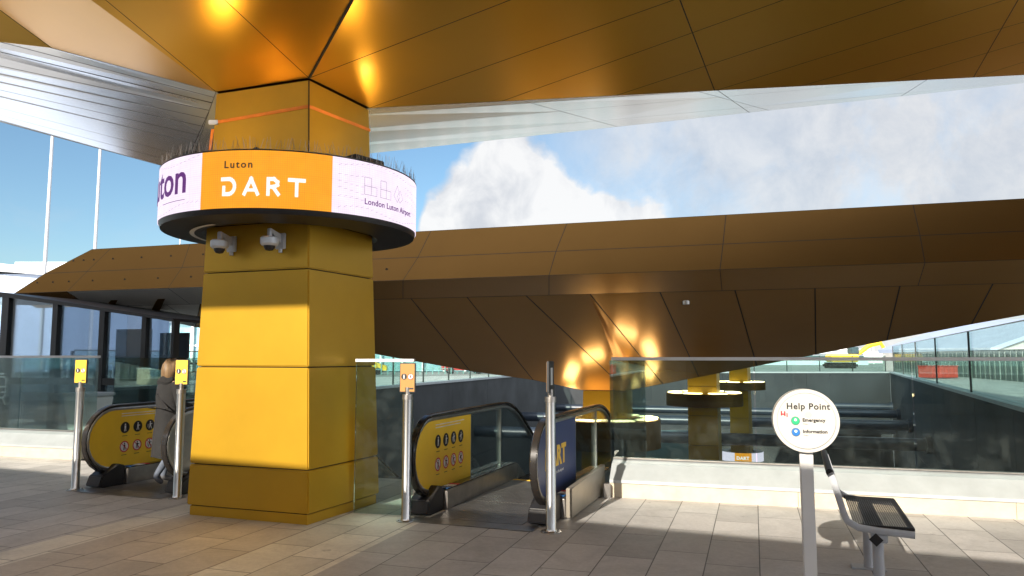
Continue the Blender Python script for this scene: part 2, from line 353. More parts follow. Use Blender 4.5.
simplewall(PE, PA, 'near concrete wall of the pit under the glass barrier line', -.02)
bm = B(); bm.faces.new([bm.verts.new((*p, DEPTH)) for p in [(-14, 5), (-14, 70), (38, 70), (38, 5)]])
tag(obj('lower_floor', bm, mat('lower_floor', (.26, .26, .25), .3, 0, .1, .5)), kind='structure')
# props spanning the pit
def strut(Yr, z, r, label):
    xr = 12.6+.437*(Yr-18.2); a = Vector((xr-.02, Yr, z))
    t = None; p0 = Vector((*PB, z)); dl = (Vector((*PC, z))-p0).normalized(); nn_ = Vector((dl.y, -dl.x, 0)); dd = Vector((-math.cos(R(17)), math.sin(R(17)), 0))
    t = (p0-a).dot(nn_)/dd.dot(nn_); b = a+dd*t
    bm = B(); tube(bm, [a+dd*.15, b-dd*.05], r, 20)
    o = empty('steel_prop', a, 0, label, 'steel prop', 'round steel props spanning the pit')
    obj('tube', bm, 'prop', o, True, world=True)
    bm = B(); tube(bm, [a, a+dd*.25], r*1.35, 20); obj('flange', bm, 'prop', o, True, world=True)
strut(38.5, -2.9, .33, 'nearest blue-black steel prop behind the right glass barrier')
strut(48, -2.8, .33, 'blue-black steel prop with a wide flange at the middle of the right wall')
strut(57, -2.75, .30, 'blue-black steel prop second from the far end wall')
strut(64.5, -2.7, .30, 'farthest blue-black steel prop near the far end wall')
# dark gallery slabs of the lower hall on the back side
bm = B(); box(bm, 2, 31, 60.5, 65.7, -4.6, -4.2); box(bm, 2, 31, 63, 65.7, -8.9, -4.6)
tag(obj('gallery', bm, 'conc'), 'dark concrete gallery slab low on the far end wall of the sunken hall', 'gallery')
bm = B(); box(bm, -4, 1.2, -.1, .1, 0, 1.9, 0); box(bm, 1.4, 2.4, -.1, .1, 0, 2.6)
for v in bm.verts: v.co += Vector((9.5, 44, -4.6))
M['teal'] = mat('teal_cladding', (.06, .14, .15), .4, 0, .1, 2)
tag(obj('service_block', bm, 'teal'), 'small teal clad service block hanging behind the far gold pillar', 'block')
# ------------------------------------------------------------------ main column
Cb = atz(308, 526); Lb = atz(185.5, 515); uu = (Lb-Cb).normalized()          # towards left corner
vv = Vector((-uu.y, uu.x, 0)); vv = vv if vv.y > 0 else -vv
vv = (vv + Vector((.06, -.02, 0))).normalized()
Wl = (Lb-Cb).length; Wr = 1.22
Ct = at(309, 78, Cb.y+.05); H1 = Ct.z; Lt = atz(216, 92, H1); Rt = atz(369, 108, H1); Bt = Lt+Rt-Ct
Rb = Cb+vv*Wr; Bb = Lb+Rb-Cb
def colq(z, inset=0):
    f = z/H1; q = [Cb.lerp(Ct, f), Rb.lerp(Rt, f), Bb.lerp(Bt, f), Lb.lerp(Lt, f)]
    c = sum(q, Vector())/4; q = [p+(c-p).normalized()*inset for p in q]
    return [Vector((p.x, p.y, z)) for p in q]
col = empty('pillar', (*((Cb+Bb)/2).xy, 0), 0, 'large gold panelled tapering pillar in the foreground carrying the ring screen', 'pillar')
bm = B(); prism(bm, colq(0, .05), colq(H1-.02, .05)); obj('core', bm, 'joint', col, world=True)
zs = [.10, .515, 1.50, 2.47, 2.96, 3.55, H1-.012]
bm = B(); g = .006
for a, b in zip(zs, zs[1:]): prism(bm, colq(a+g), colq(b-g), bev=.011)
obj('cladding', bm, 'gold', col, world=True)
bm = B(); prism(bm, colq(.0, .035), colq(.094, .035), bev=.004); obj('plinth', bm, 'gold', col, world=True)
# vertical shadow gap at the upper front corner
bm = B(); c0, c1 = colq(2.98)[0], colq(H1-.03)[0]; off = Vector((.15, -.98, 0))*.004
tube(bm, [c0+off, c1+off], .007, 6); obj('corner_trim', bm, 'joint', col, world=True)
# ratchet strap
bm = B(); zz_ = 4.08
q = colq(zz_, -.006); q2 = colq(4.22, -.006); lo = [Vector((q[3].x, q[3].y, 4.06)), Vector((q2[0].x, q2[0].y, 4.10)), Vector((q[1].x, q[1].y, 4.14))]
for a, b in zip(lo, lo[1:]):
    prism(bm, [a, b, b+ZV*.034, a+ZV*.034], [p+(Vector((0, -.004, 0))) for p in (a, b, b+ZV*.034, a+ZV*.034)])
e = colq(3.95, -.01)[3]
prism(bm, [e+Vector((-.03, 0, -.17)), e+Vector((-.005, 0, -.17)), e+Vector((.02, 0, .06)), e+Vector((-.01, 0, .06))], [p+Vector((0, .005, 0)) for p in (e+Vector((-.03, 0, -.17)), e+Vector((-.005, 0, -.17)), e+Vector((.02, 0, .06)), e+Vector((-.01, 0, .06)))])
st = empty('ratchet_strap', lo[1], 0, 'orange ratchet strap wound round the top of the big gold pillar', 'strap')
obj('webbing', bm, 'tape', st, world=True)
bm = B(); box(bm, e.x-.03, e.x+.07, e.y-.035, e.y-.008, 4.05, 4.10, .006); obj('buckle', bm, 'steel', st, world=True)
# ------------------------------------------------------------------ ring builder
def ring_center_of(col_pts): return sum(col_pts, Vector())/4
RC = Vector((-2.385, 7.95, 0)); RR = 1.325; RZ0, RZ1 = 2.945, 3.485
def ringpt(a, z, r=RR): return Vector((RC.x+math.sin(a)*r, RC.y-math.cos(a)*r, z))   # a=0 faces -Y, + to +X
def ang_at(px):
    """angle on the ring's near side that sits over image column px"""
    best = None
    k = (px-512)/F
    for i in range(-1500, 1501):
        a = i*R(100)/1500; p = ringpt(a, 3.2)
        yc = p.y*math.cos(PIT)+(p.z-EYE)*math.sin(PIT); d = abs(p.x/yc-k)
        if (p-E0).dot(Vector((math.sin(a), -math.cos(a), 0))) < 0 and (best is None or d < best[0]): best = (d, a)
    return best[1]
ringo = empty('ring_screen', RC+ZV*RZ0, 0, 'round LED ring screen reading Luton DART hung on the foreground pillar', 'screen')
def arc_band(a0, a1, z0, z1, r, n=40, th=.0):
    bm = B(); prev = None
    for i in range(n+1):
        a = a0+(a1-a0)*i/n; v = [bm.verts.new(ringpt(a, z0, r)), bm.verts.new(ringpt(a, z1, r))]
        if prev: bm.faces.new([prev[0], v[0], v[1], prev[1]])
        prev = v
    return bm
# body: outer drum, chamfered underside, inner wall
M['ringbody'] = mat('ring_body', (.022, .020, .020), .45, .2)
bm = B(); lathe(bm, [(RR-.004, RZ1), (RR-.004, RZ0), (RR-.02, RZ0-.045), (RR-.42, RZ0-.06), (RR-.46, RZ0-.02), (RR-.46, RZ1-.05), (RR-.3, RZ1+.01), (RR-.004, RZ1)], 72, c=(RC.x, RC.y)); obj('body', bm, 'ringbody', ringo, True, world=True)
bm = B(); lathe(bm, [(RR+.004, RZ1+.012), (RR-.05, RZ1+.014), (RR-.05, RZ1-.0), (RR+.004, RZ1)], 72, c=(RC.x, RC.y)); obj('top_trim', bm, 'white', ringo, True, world=True)
a_l, a_r = ang_at(201.5), ang_at(332)
SEGS = [('led_w', a_l-1.25, a_l), ('led_o', a_l, a_r), ('led_w', a_r, a_r+1.35), ('led_o', a_r+1.35, a_r+2.4), ('led_w', a_r+2.4, a_l-1.25+2*math.pi)]
scr = []
for m, a0, a1 in SEGS:
    scr.append(obj('screen_panel', arc_band(a0, a1, RZ0+.004, RZ1-.002, RR+.003, 40), m, ringo, world=True))
def ring_text(s, size, a_c, z, m, bold=0, spacing=1., align='CENTER', xs=1, parent=None, name='lettering', tbm=None):
    bm = tbm or text_bm(s, size, bold, .001, spacing, align, xs)
    for e_ in range(2):
        pass
    bmesh.ops.subdivide_edges(bm, edges=[e for e in bm.edges if e.calc_length() > .05], cuts=2, use_grid_fill=False)
    for v in bm.verts:
        a = a_c+v.co.x/RR; v.co = ringpt(a, z+v.co.y, RR+.009+v.co.z)
    return obj(name, bm, m, parent or scr[1], world=True)
def stroke(bm, pts, w_=.006):
    for (x0, y0), (x1, y1) in zip(pts, pts[1:]):
        d = Vector((x1-x0, y1-y0)).normalized()*w_/2; n = Vector((-d.y, d.x))
        bm.faces.new([bm.verts.new((x0-d.x+n.x, y0-d.y+n.y, 0)), bm.verts.new((x1+d.x+n.x, y1+d.y+n.y, 0)), bm.verts.new((x1+d.x-n.x, y1+d.y-n.y, 0)), bm.verts.new((x0-d.x-n.x, y0-d.y-n.y, 0))])
# DART: drawn as geometric letters, the D cut open at its left
def letters_dart():
    bm = B(); h = .175; w_ = .036
    stroke(bm, [(0, h-w_/2), (.075, h-w_/2)], w_); stroke(bm, [(0.018, .0+w_/2), (.075, w_/2)], w_)
    stroke(bm, [(w_/2, w_/2), (w_/2, h*.45)], w_)
    stroke(bm, [(.07+math.sin(t)*(h/2-w_/2), h/2+math.cos(t)*(h/2-w_/2)) for t in [math.pi*k/10 for k in range(11)]], w_)
    x = .25; stroke(bm, [(x, w_/2), (x+.07, h-w_/2), (x+.14, w_/2)], w_); stroke(bm, [(x+.035, h*.3), (x+.105, h*.3)], w_*.8)
    x = .50; stroke(bm, [(x, w_/2), (x, h-w_/2), (x+.06, h-w_/2), (x+.095, h-.045), (x+.095, h-.07), (x+.06, h*.48), (x, h*.48)], w_); stroke(bm, [(x+.05, h*.48), (x+.105, w_/2)], w_)
    x = .72; stroke(bm, [(x, h-w_/2), (x+.15, h-w_/2)], w_); stroke(bm, [(x+.075, h-w_/2), (x+.075, w_/2)], w_)
    return bm
k_dart = ang_at(223); wid = (ang_at(305)-ang_at(223))*RR
b_ = letters_dart(); bmesh.ops.scale(b_, vec=(wid/.88, 1.0, 1), verts=b_.verts)
ring_text('', 0, k_dart, RZ0+.115, 'led_t', tbm=b_)
ring_text('Luton', .095, ang_at(224), RZ0+.375, 'led_k', bold=.002, spacing=1.25, align='LEFT')
ring_text('Luton', .42, ang_at(188), RZ0+.19, 'led_p', bold=.006, spacing=1.0, align='RIGHT', parent=scr[0])
ring_text('London Luton Airport', .082, ang_at(364), RZ0+.125, 'led_p', bold=.001, spacing=1.05, align='LEFT', parent=scr[2], xs=.98)
bm = B(); stroke(bm, [(-.42, 0), (0, 0)], .006); ring_text('', 0, ang_at(186), RZ0+.12, 'led_p', parent=scr[0], tbm=bm, name='underline')
bm = B()
for k in range(3):
    x = k*.20
    if k < 2:
        stroke(bm, [(x, 0), (x, .17), (x+.08, .17), (x+.08, 0), (x, 0)], .005); stroke(bm, [(x, .085), (x+.15, .085), (x+.15, 0), (x+.08, 0)], .005)
    else:
        stroke(bm, [(x, .06), (x+.06, .17), (x+.11, .06), (x+.06, 0), (x, .06)], .005); stroke(bm, [(x+.06, .06), (x+.11, .13), (x+.17, .05), (x+.11, 0), (x+.06, .06)], .005)
ring_text('', 0, ang_at(364), RZ0+.22, 'led_g', parent=scr[2], tbm=bm, name='emblem')
for si, (aa, bb) in ((0, (a_l-1.1, a_l-.02)), (2, (a_r+.02, a_r+1.1))):     # fine dashes drawn over the pale panels
    bm = B()
    for row in range(6):
        z = RZ0+.05+row*.088
        n = int((bb-aa)/.045)
        for k in range(n):
            a = aa+(bb-aa)*(k+.5)/n; x = (a-aa)*RR; zo = .03*math.sin(x*6+row)
            if .10 < z-RZ0 < .42 and (.30 < x < .9 if si == 2 else x > .85): continue
            stroke(bm, [(x, z+zo), (x+.030, z+zo+.010+.008*math.cos(row+x*4))], .0035)
    ring_text('', 0, aa, 0, 'led_g', parent=scr[si], tbm=bm, name='dash_pattern')['kind'] = 'stuff'
# inner light strip on the underside, brackets, uplights and spikes
bm = B(); prev = None
for i in range(30):
    a = R(-115)+R(85)*i/29; v = [bm.verts.new(ringpt(a, RZ0-.066, RR-.30)), bm.verts.new(ringpt(a, RZ0-.066, RR-.345))]
    if prev: bm.faces.new([prev[0], v[0], v[1], prev[1]])
    prev = v
obj('cable_tray', bm, 'white', ringo, world=True)
for a in (R(-62), R(0), R(62), R(150), R(210)):
    bm = B(); p = ringpt(a, RZ1+.03, RR-.62); q = ringpt(a, RZ1+.03, RR-.12)
    tube(bm, [p, q], .035, 8); obj('bracket', bm, 'ringbody', ringo, world=True)
ups = []
for a in (R(-42), R(52), R(-120), R(140)):
    p = ringpt(a, RZ1+.03, RR-.20); mt = Matrix.Translation(p) @ Matrix.Rotation(a, 4, 'Z')
    bm = B(); box(bm, -.19, .19, -.12, .12, 0, .055, .01, mtx=mt); u_ = obj('uplight', bm, 'black', ringo, world=True)
    bm = B(); box(bm, -.16, .16, -.10, .10, .0555, .0565, mtx=mt); obj('lens', bm, 'lamp_near', u_, world=True)
bm = B()
for i in range(330):
    a = 2*math.pi*i/330+random.uniform(-.008, .008); r = RR-.03+random.uniform(-.02, .01); p = ringpt(a, RZ1+.012, r)
    d = Vector((random.uniform(-.035, .035), random.uniform(-.035, .035), random.uniform(.09, .14)))
    tube(bm, [p, p+d], [.0022, .0012], 3, caps=False)
obj('bird_spikes', bm, 'steel_d', ringo, world=True)
# two dome cameras on the pillar under the ring
nl = Vector((uu.y, -uu.x, 0)); nl = nl if nl.y < 0 else -nl     # outward normal of the lit face
for (px, py, lab) in ((233, 244, 'left one of two grey dome cameras under the ring screen'), (282, 241, 'grey dome security camera under the ring screen, nearer the pillar corner')):
    f = 2.75/H1; base = onplane(px, py, Cb.lerp(Ct, f), (nl+ZV*.02).normalized()); base += nl*.004
    cm = empty('security_camera', base, math.atan2(nl.y, nl.x)+math.pi/2, lab, 'camera', 'dome cameras on the gold pillar')
    bm = B(); box(bm, -.055, .055, -.03, 0, -.085, .075, .006); obj('wall_plate', bm, 'alu', cm)
    bm = B(); prism(bm, [(-.02, -.03, -.03), (.02, -.03, -.03), (.02, -.03, .06), (-.02, -.03, .06)], [(-.02, -.20, .07), (.02, -.20, .07), (.02, -.20, .10), (-.02, -.20, .10)], bev=.004); obj('arm', bm, 'alu', cm)
    bm = B(); tube(bm, [(0, -.19, .09), (0, -.19, .0)], .024, 12); lathe(bm, [(.0, .012), (.075, .012), (.088, 0), (.088, -.055), (.07, -.075), (.0, -.075)], 24, c=(0, -.19)); obj('housing', bm, 'alu', cm, True)
    bm = B(); lathe(bm, [(.055, -.07), (.052, -.095), (.036, -.118), (.0, -.128)], 20, c=(0, -.19)); obj('dome', bm, 'black', cm, True)
    bm = B(); tube(bm, [(.0, -.016, -.085), (.0, -.016, -.12)], .02, 10); obj('conduit', bm, 'alu', cm, True)
# junction box under ring
b0 = onplane(272, 217, Cb.lerp(Ct, .67), nl)+nl*.004
bm = B(); box(bm, -.16, .16, -.05, 0, -.02, .03, .006, mtx=Matrix.Translation(b0) @ Matrix.Rotation(math.atan2(nl.y, nl.x)+math.pi/2, 4, 'Z'))
tag(obj('light_fitting', bm, 'alu'), 'slim grey light fitting fixed to the pillar just beneath the ring screen', 'light fitting')
# ------------------------------------------------------------------ near canopy
can = empty('canopy', (*((Cb+Bb)/2).xy, H1), 0, 'huge gold faceted canopy overhead flaring out from the foreground pillar', 'canopy')
EP = V*-3+ZV*6.2
def on_edge(p, q):
    n = ray(*p).cross(ray(*q)); t = n.dot(E0-EP)/n.dot(U); return EP+U*t
F0 = at(52, 48, 8.45); F00 = at(0, 35, 8.75); Fl = F00+(F00-F0).normalized()*16
N0, N1, N2, N3 = on_edge((52, 48), (0, 10)), on_edge((215, 90), (107, 0)), on_edge((309, 78), (225, 0)), on_edge((309, 78), (352, 0))
FE = at(1024, 75, 10.0); nR = (Rt-Ct).cross(FE-Ct).normalized()
dirF = (FE-Rt).normalized(); FEx = FE+dirF*7
def zR(x, y): return Ct.z-((x-Ct.x)*nR.x+(y-Ct.y)*nR.y)/nR.z
NR1 = Vector((N3.x, N3.y, zR(N3.x, N3.y)))
e2 = EP+U*20; NR2 = Vector((e2.x, e2.y, zR(e2.x, e2.y)))
soff = B()
def cutp(p, q): n = ray(*p).cross(ray(*q)).normalized(); return (E0, n)
cuts = [cutp((370, 108), (519, 55)), cutp((500, 102), (700, 30)), cutp((612, 97), (905, 0)), cutp((718, 90), (1005, 0)), cutp((812, 83), (1024, 22)), cutp((895, 80), (1024, 42)), cutp((973, 78), (1024, 62)), cutp((715, 92), (680, 0)), cutp((973, 78), (1018, 0)), cutp((309, 78), (510, 0))]
merge(soff, panel_poly([Ct, Rt, FEx, NR2, NR1], cuts, .009))
NL = N0-U*18
for poly, cc in (([Ct, N3, N2], []), ([Ct, N2, N1, Lt], []), ([Lt, N1, N0, F0], []), ([F0, N0, NL, Fl], [])):
    merge(soff, panel_poly(poly, cc, .008))
bm = soff
prism(bm, [N3, NR1, NR1-V*.05], [N3-V*.02, NR1-V*.02, NR1-V*.07])
obj('soffit', bm, ['soffit', 'joint'], can, world=True)
# thick shadow gap at the valley over the pillar corner
bm = B(); dd = (N3-Ct).normalized(); tube(bm, [Ct+dd*.02-ZV*.006, Ct+dd*12-ZV*.006], .014, 6); obj('valley_gasket', bm, 'joint', can, world=True)
# rear facets beyond the fold, sky sheen put into their pale colour
AP = at(188, 173, 11.6); RE = at(1024, 83, 11.6); REx = RE+(RE-AP).normalized()*6; LE = at(0, 122, 12.4); LEx = LE+(LE-AP).normalized()*15
bm = B()
rcut = [cutp((700, 92), (760, 108)), cutp((400, 112), (900, 78)), cutp((390, 140), (1024, 82)), cutp((720, 92), (740, 106)), cutp((930, 78), (895, 100)), cutp((520, 100), (600, 122)), cutp((370, 128), (800, 90))]
merge(bm, panel_poly([Rt, FEx, REx, AP], rcut[:], .007))
lcut = [cutp((0, 52), (216, 104)), cutp((0, 74), (213, 120)), cutp((0, 90), (207, 137)), cutp((0, 115), (190, 166)), cutp((0, 66), (216, 112)), cutp((0, 82), (210, 128)), cutp((0, 97), (205, 145)), cutp((0, 108), (200, 160)), cutp((0, 42), (216, 98)), cutp((205, 120), (185, 165))]
merge(bm, panel_poly([Lt, F0, Fl, LEx, AP], lcut, .007))
merge(bm, panel_poly([Lt, AP, Bt], [], .004)); merge(bm, panel_poly([Rt, Bt, AP], [], .004))
obj('rear_soffit', bm, ['sky_sheen', 'joint'], can, world=True)
# upper shell and edge fascias
TZ = 7.4
e3 = EP+U*20
outl = [Fl, NL, Vector((e3.x, e3.y, 6.2)), FEx, REx, AP, LEx]
top = [Vector((p.x, p.y, TZ)) for p in outl]; c = sum(top, Vector())/len(top); c.z = 8
bm = B(); tv = [bm.verts.new(p) for p in top]; cv = bm.verts.new(c)
for i in range(len(tv)): bm.faces.new([tv[i], tv[(i+1) % len(tv)], cv])
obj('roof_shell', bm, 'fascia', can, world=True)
bm = B()
a, b = NL, EP+U*20
prism(bm, [a, b, b-V*.12, a-V*.12], [Vector((p.x, p.y, TZ+.02)) for p in (a, b, b-V*.12, a-V*.12)])
for p, q in ((AP, REx), (LEx, AP), (Fl, LEx), (NL, Fl), (FEx, REx), (NR2, FEx)):
    tp, tq = Vector((p.x, p.y, max(TZ, p.z+.4))), Vector((q.x, q.y, max(TZ, q.z+.4))); bm.faces.new([bm.verts.new(x) for x in (p, q, tq, tp)])
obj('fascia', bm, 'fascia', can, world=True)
# ------------------------------------------------------------------ building behind the viewer that throws the near shade
nW = Vector((math.sin(R(23.5)), math.cos(R(23.5)), 0)); dW = Vector((math.cos(R(23.5)), -math.sin(R(23.5)), 0))
wp = Vector((.85, 7.34, 0))-Vector((math.sin(R(SUN_AZ)), math.cos(R(SUN_AZ)), 0))*12
hW = 12*math.tan(R(SUN_EL)); a = wp-dW*24; b = wp+dW*30
M['render'] = mat('pale_render', (.72, .70, .68), .7, 0, .05, .5)
bh = empty('terminal_building', wp, 0, 'pale flat-roofed terminal building standing behind the viewer', 'building')
bm = B(); prism(bm, [a, b, b-nW*14, a-nW*14], [p+ZV*hW for p in (a, b, b-nW*14, a-nW*14)]); obj('wall', bm, 'render', bh, world=True)
for k in range(14):
    p = a+dW*(2+4*k)+nW*.01; bm = B(); prism(bm, [p+ZV*.3, p+dW*3+ZV*.3, p+dW*3+ZV*4.2, p+ZV*4.2], [q+nW*.03 for q in (p+ZV*.3, p+dW*3+ZV*.3, p+dW*3+ZV*4.2, p+ZV*4.2)]); obj('window', bm, 'window', bh, world=True)
# ------------------------------------------------------------------ far canopy, pillar and rings
K2 = R(17.2); U2 = Vector((math.cos(K2), -math.sin(K2), 0)); V2 = Vector((math.sin(K2), math.cos(K2), 0))
FP = Vector((1.7, 14.0, 0))                       # the fascia's foot line passes here
can2 = empty('canopy', (2.6, 19.6, .8), 0, 'long bronze gold canopy beyond the escalators sloping down to the second pillar', 'canopy')
nF = V2
def onF(px, py, dv=0): return onplane(px, py, FP+V2*dv, nF)
# three lines of the fascia: foot, middle, top (each a straight level edge)
zf = onF(600, 273.7).z; p_f = lambda px: onF(px, 281-.0324*(px-375))
foot = [onplane(px, 281-.0324*(px-375), FP, nF) for px in (14, 1024)]
def hline(px, z, dv): 
    # point at image column px (approx.) on the level line z at plane offset dv
    o = FP+V2*dv; r = ray(px, 288); t = (o-E0).dot(nF)/r.dot(nF); p = E0+r*t; p.z = z; return p
ZF, ZM, ZT, ZL = foot[1].z*.5+foot[0].z*.5, 0, 0, 0
def zat(px, py, dv): return onplane(px, py, FP+V2*dv, nF).z
ZF = zat(640, 281-.0324*265, 0); ZM = zat(640, 259-.043*265, .25); ZT = zat(640, 234-.0555*265, .55)
ZL = zat(640, 298-.02*265, .9)
def seamx(lst, dv, z):
    out = []
    for px in lst:
        o = FP+V2*dv; k = (px-512)/F
        # solve for s on line o+U2*s with image column px
        lo_, hi_ = -60, 60
        for _ in range(50):
            s = (lo_+hi_)/2; p = o+U2*s; yc = p.y*math.cos(PIT)+(z-EYE)*math.sin(PIT); v_ = p.x/yc if yc > .1 else 9
            if v_ < k: lo_ = s
            else: hi_ = s
        p = o+U2*s; p.z = z; out.append(p)
    return out
xb = [14, 65, 139, 265, 405, 549, 718, 926, 1120, 1400]; xm = [45, 87, 165, 285, 420, 556, 722, 918, 1100, 1370]; xt = [92, 112, 188, 302, 432, 566, 727, 913, 1090, 1350]
xb = [14, 67, 168, 265, 403, 549, 720, 925, 1120, 1400]; xm = [45, 87, 182, 285, 418, 556, 723, 920, 1100, 1370]; xt = [92, 111, 190, 302, 431, 567, 726, 913, 1090, 1350]
Fb, Fm, Ft = seamx(xb, 0, ZF), seamx(xm, .25, ZM), seamx(xt, .55, ZT)
Fli = seamx([35, 90, 190, 280, 403, 549, 722, 918, 1115, 1390], .9, ZL)
bm = B()
for A_, B_ in ((Fb, Fm), (Fm, Ft)):
    for i in range(len(A_)-1): bm.faces.new([bm.verts.new(p) for p in (A_[i], A_[i+1], B_[i+1], B_[i])])
joints_inset(bm, .010)
for px0, px1, A_, B_ in [(0, 0, Fb, Fm), (0, 0, Fm, Ft)]:                 # tiny rivet dots on the left panels
    for i in range(0, 4):
        for k in range(3):
            f = (k+.5)/3; p = A_[i].lerp(A_[i+1], f).lerp(B_[i].lerp(B_[i+1], f), .5); n = (A_[i+1]-A_[i]).cross(B_[i]-A_[i]).normalized()
            if n.y > 0: n = -n
            disc(bm, p+n*.004, .03, 8, 1, side=U2, nrm=n)
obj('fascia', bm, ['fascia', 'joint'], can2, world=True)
bm = B()
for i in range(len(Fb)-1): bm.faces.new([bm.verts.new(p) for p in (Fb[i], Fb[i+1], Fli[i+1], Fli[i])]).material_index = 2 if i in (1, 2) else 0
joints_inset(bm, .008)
obj('lip', bm, ['soffit_far', 'joint', 'pale_sheen'], can2, world=True)
# top of pillar 2
Y2 = 19.5
T1 = at(627, 391, Y2-.3); ZC2 = T1.z; T0 = T1-U2*1.15; T2 = T1+V2*.95; T2.z = T0.z = ZC2; T3 = T0+T2-T1
# fold line at the back of the visible facets
LIP0 = FP+V2*.9; LIP0 = Vector((LIP0.x, LIP0.y, ZL))
nLp = U2.cross(T0-LIP0).normalized(); nRp = U2.cross(T2-LIP0).normalized()
FO = [onplane(x, y, LIP0, nLp) for x, y in ((35, 298), (115, 310), (195, 327), (375, 354), (470, 371), (533, 380))]
lip_l = seamx([35, 152, 330, 411, 467, 526], .9, ZL)
bm = B(); bm2 = B()
# left facets: lip points joined to fold points
Lp = seamx([112, 200, 330, 411, 467, 526, 590, 660, 735, 815, 900, 993, 1110, 1300, 1500], .9, ZL)
lp35 = seamx([36], .9, ZL)[0]
foldR = [onplane(x, y, LIP0, nRp) for x, y in ((663, 384), (699, 377), (757, 366), (816, 354.5), (887, 340.5), (971.6, 324.3), (1060, 308.5), (1160, 293), (1250, 282))]
Lp = Lp[:13]+seamx([1190, 1270], .9, ZL)
quads = [(Lp[1], Lp[2], FO[3], FO[2]), (Lp[2], Lp[3], FO[4], FO[3]), (Lp[3], Lp[4], FO[5], FO[4]), (Lp[4], Lp[5], T1, T0, FO[5]),
         (Lp[5], Lp[6], foldR[0], T2, T1)]
for i in range(6, len(Lp)-1): quads.append((Lp[i], Lp[i+1], foldR[i-5], foldR[i-6]))
for q in quads: bm.faces.new([bm.verts.new(p) for p in q])
joints_inset(bm, .018)
obj('soffit', bm, ['soffit_far', 'joint'], can2, world=True)
# pale facets at the left, reflections put into colour, with bronze piece and stripes
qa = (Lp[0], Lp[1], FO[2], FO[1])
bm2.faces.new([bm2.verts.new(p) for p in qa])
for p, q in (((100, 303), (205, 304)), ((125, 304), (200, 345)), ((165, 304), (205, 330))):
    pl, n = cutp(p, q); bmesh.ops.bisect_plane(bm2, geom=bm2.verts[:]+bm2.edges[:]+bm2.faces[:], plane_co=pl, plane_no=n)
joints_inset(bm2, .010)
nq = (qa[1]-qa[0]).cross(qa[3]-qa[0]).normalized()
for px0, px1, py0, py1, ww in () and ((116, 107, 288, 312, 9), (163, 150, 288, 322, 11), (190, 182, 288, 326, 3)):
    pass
obj('sheen_soffit', bm2, ['pale_sheen', 'joint'], can2, world=True)
for (a0, a1), (b0_, b1) in (((116, 122), (104, 111)), ((161, 168), (148, 156))):  # raised dark stripes stand in for reflections of the glass building
    bm = B(); q = [onplane(a0, 290.5, qa[0], nq), onplane(a1, 290.5, qa[0], nq), onplane(b1, 310 if b1 < 130 else 317, qa[0], nq), onplane(b0_, 309 if b1 < 130 else 316, qa[0], nq)]
    q = [p-ZV*.05 for p in q]; prism(bm, q, [p+ZV*.03 for p in q]); obj('reflection_stripe', bm, 'fascia', can2, world=True)
bm = B(); bm.faces.new([bm.verts.new(p) for p in (lp35, Lp[0], FO[1], FO[0])]); obj('end_soffit', bm, 'soffit', can2, world=True)
# rear half and roof so that the canopy is a solid body
foldall = FO+[T0, T3, T2]+foldR
bm = B(); rear = [Vector(((p+V2*5.5).x, (p+V2*5.5).y, ZT-.03)) for p in foldall]
for i in range(len(foldall)-1): bm.faces.new([bm.verts.new(p) for p in (foldall[i], foldall[i+1], rear[i+1], rear[i])])
obj('rear_soffit', bm, 'soffit_far', can2, world=True)
bm = B(); far = [Ft[0]+V2*12, Ft[0]+V2*12+U2*8, Ft[0]+V2*34+U2*16, Ft[-1]+V2*34]  # roof stretched far back, unseen, to keep the farther pillars in shade
bm.faces.new([bm.verts.new(p) for p in (Ft[0], Ft[-1], far[3], far[2], far[1], far[0])]); obj('roof', bm, 'fascia', can2, world=True)
bm = B(); tip = Fb[0]-U2*.9+V2*1.2-ZV*.1
for tri in ((Fb[0], Fm[0], tip), (Fm[0], Ft[0], tip+ZV*.1), (Fb[0], tip, lp35)): bm.faces.new([bm.verts.new(p) for p in tri])
M['sunny'] = M['gold']; obj('end_fascia', bm, 'gold', can2, world=True)
# pillar 2
def lower_pillar(P0, P1, P2, zt, zb, label, flare=.18, joints=None):
    P3 = P0+P2-P1; cc = (P0+P2)/2; root = empty('pillar', (cc.x, cc.y, zb), 0, label, 'pillar', None)
    def q(z, ins=0):
        f = 1+flare*(zt-z)/4.4; r = [cc+(p-cc)*f for p in (P0, P1, P2, P3)]; return [Vector((p.x, p.y, z))+((cc-p)*Vector((1, 1, 0))).normalized()*ins for p in r]
    bm = B(); prism(bm, q(zb, .06), q(zt, .06)); obj('core', bm, 'joint', root, world=True)
    bm = B(); z = zt
    while z > zb+.1:
        z2 = max(zb, z-1.05); prism(bm, q(z2+.008), q(z-.008), bev=.012); z = z2
    obj('cladding', bm, 'gold', root, world=True); return cc
cc2 = lower_pillar(T0, T1, T2, ZC2, DEPTH, 'second gold pillar rising through the escalator pit under the far canopy')
def small_ring(cc, z0, z1, r, label, m='gold', lamps=8, text=False, ro=R(10)):
    o = empty('ring_light' if not text else 'ring_screen', (cc.x, cc.y, z0), 0, label, 'ring light' if not text else 'screen', None)
    bm = B(); lathe(bm, [(r, z1), (r, z0), (r-.5, z0-.04), (r-.5, z1-.03), (r, z1)], 48, c=(cc.x, cc.y)); obj('body', bm, 'fascia' if m == 'gold' else 'ringbody', o, True, world=True)
    for k in range(lamps):
        a = 2*math.pi*k/lamps+ro; p = Vector((cc.x+math.cos(a)*(r-.24), cc.y+math.sin(a)*(r-.24), z1+.012))
        bm = B(); box(bm, -.16, .16, -.30, .30, 0, .03, .008, mtx=Matrix.Translation(p) @ Matrix.Rotation(a, 4, 'Z')); obj('lamp', bm, 'lamp', o, world=True)
    return o
small_ring(cc2, -.52-.95, -.52-.35, 1.42, 'bronze ring light with warm uplights around the second pillar') if False else None
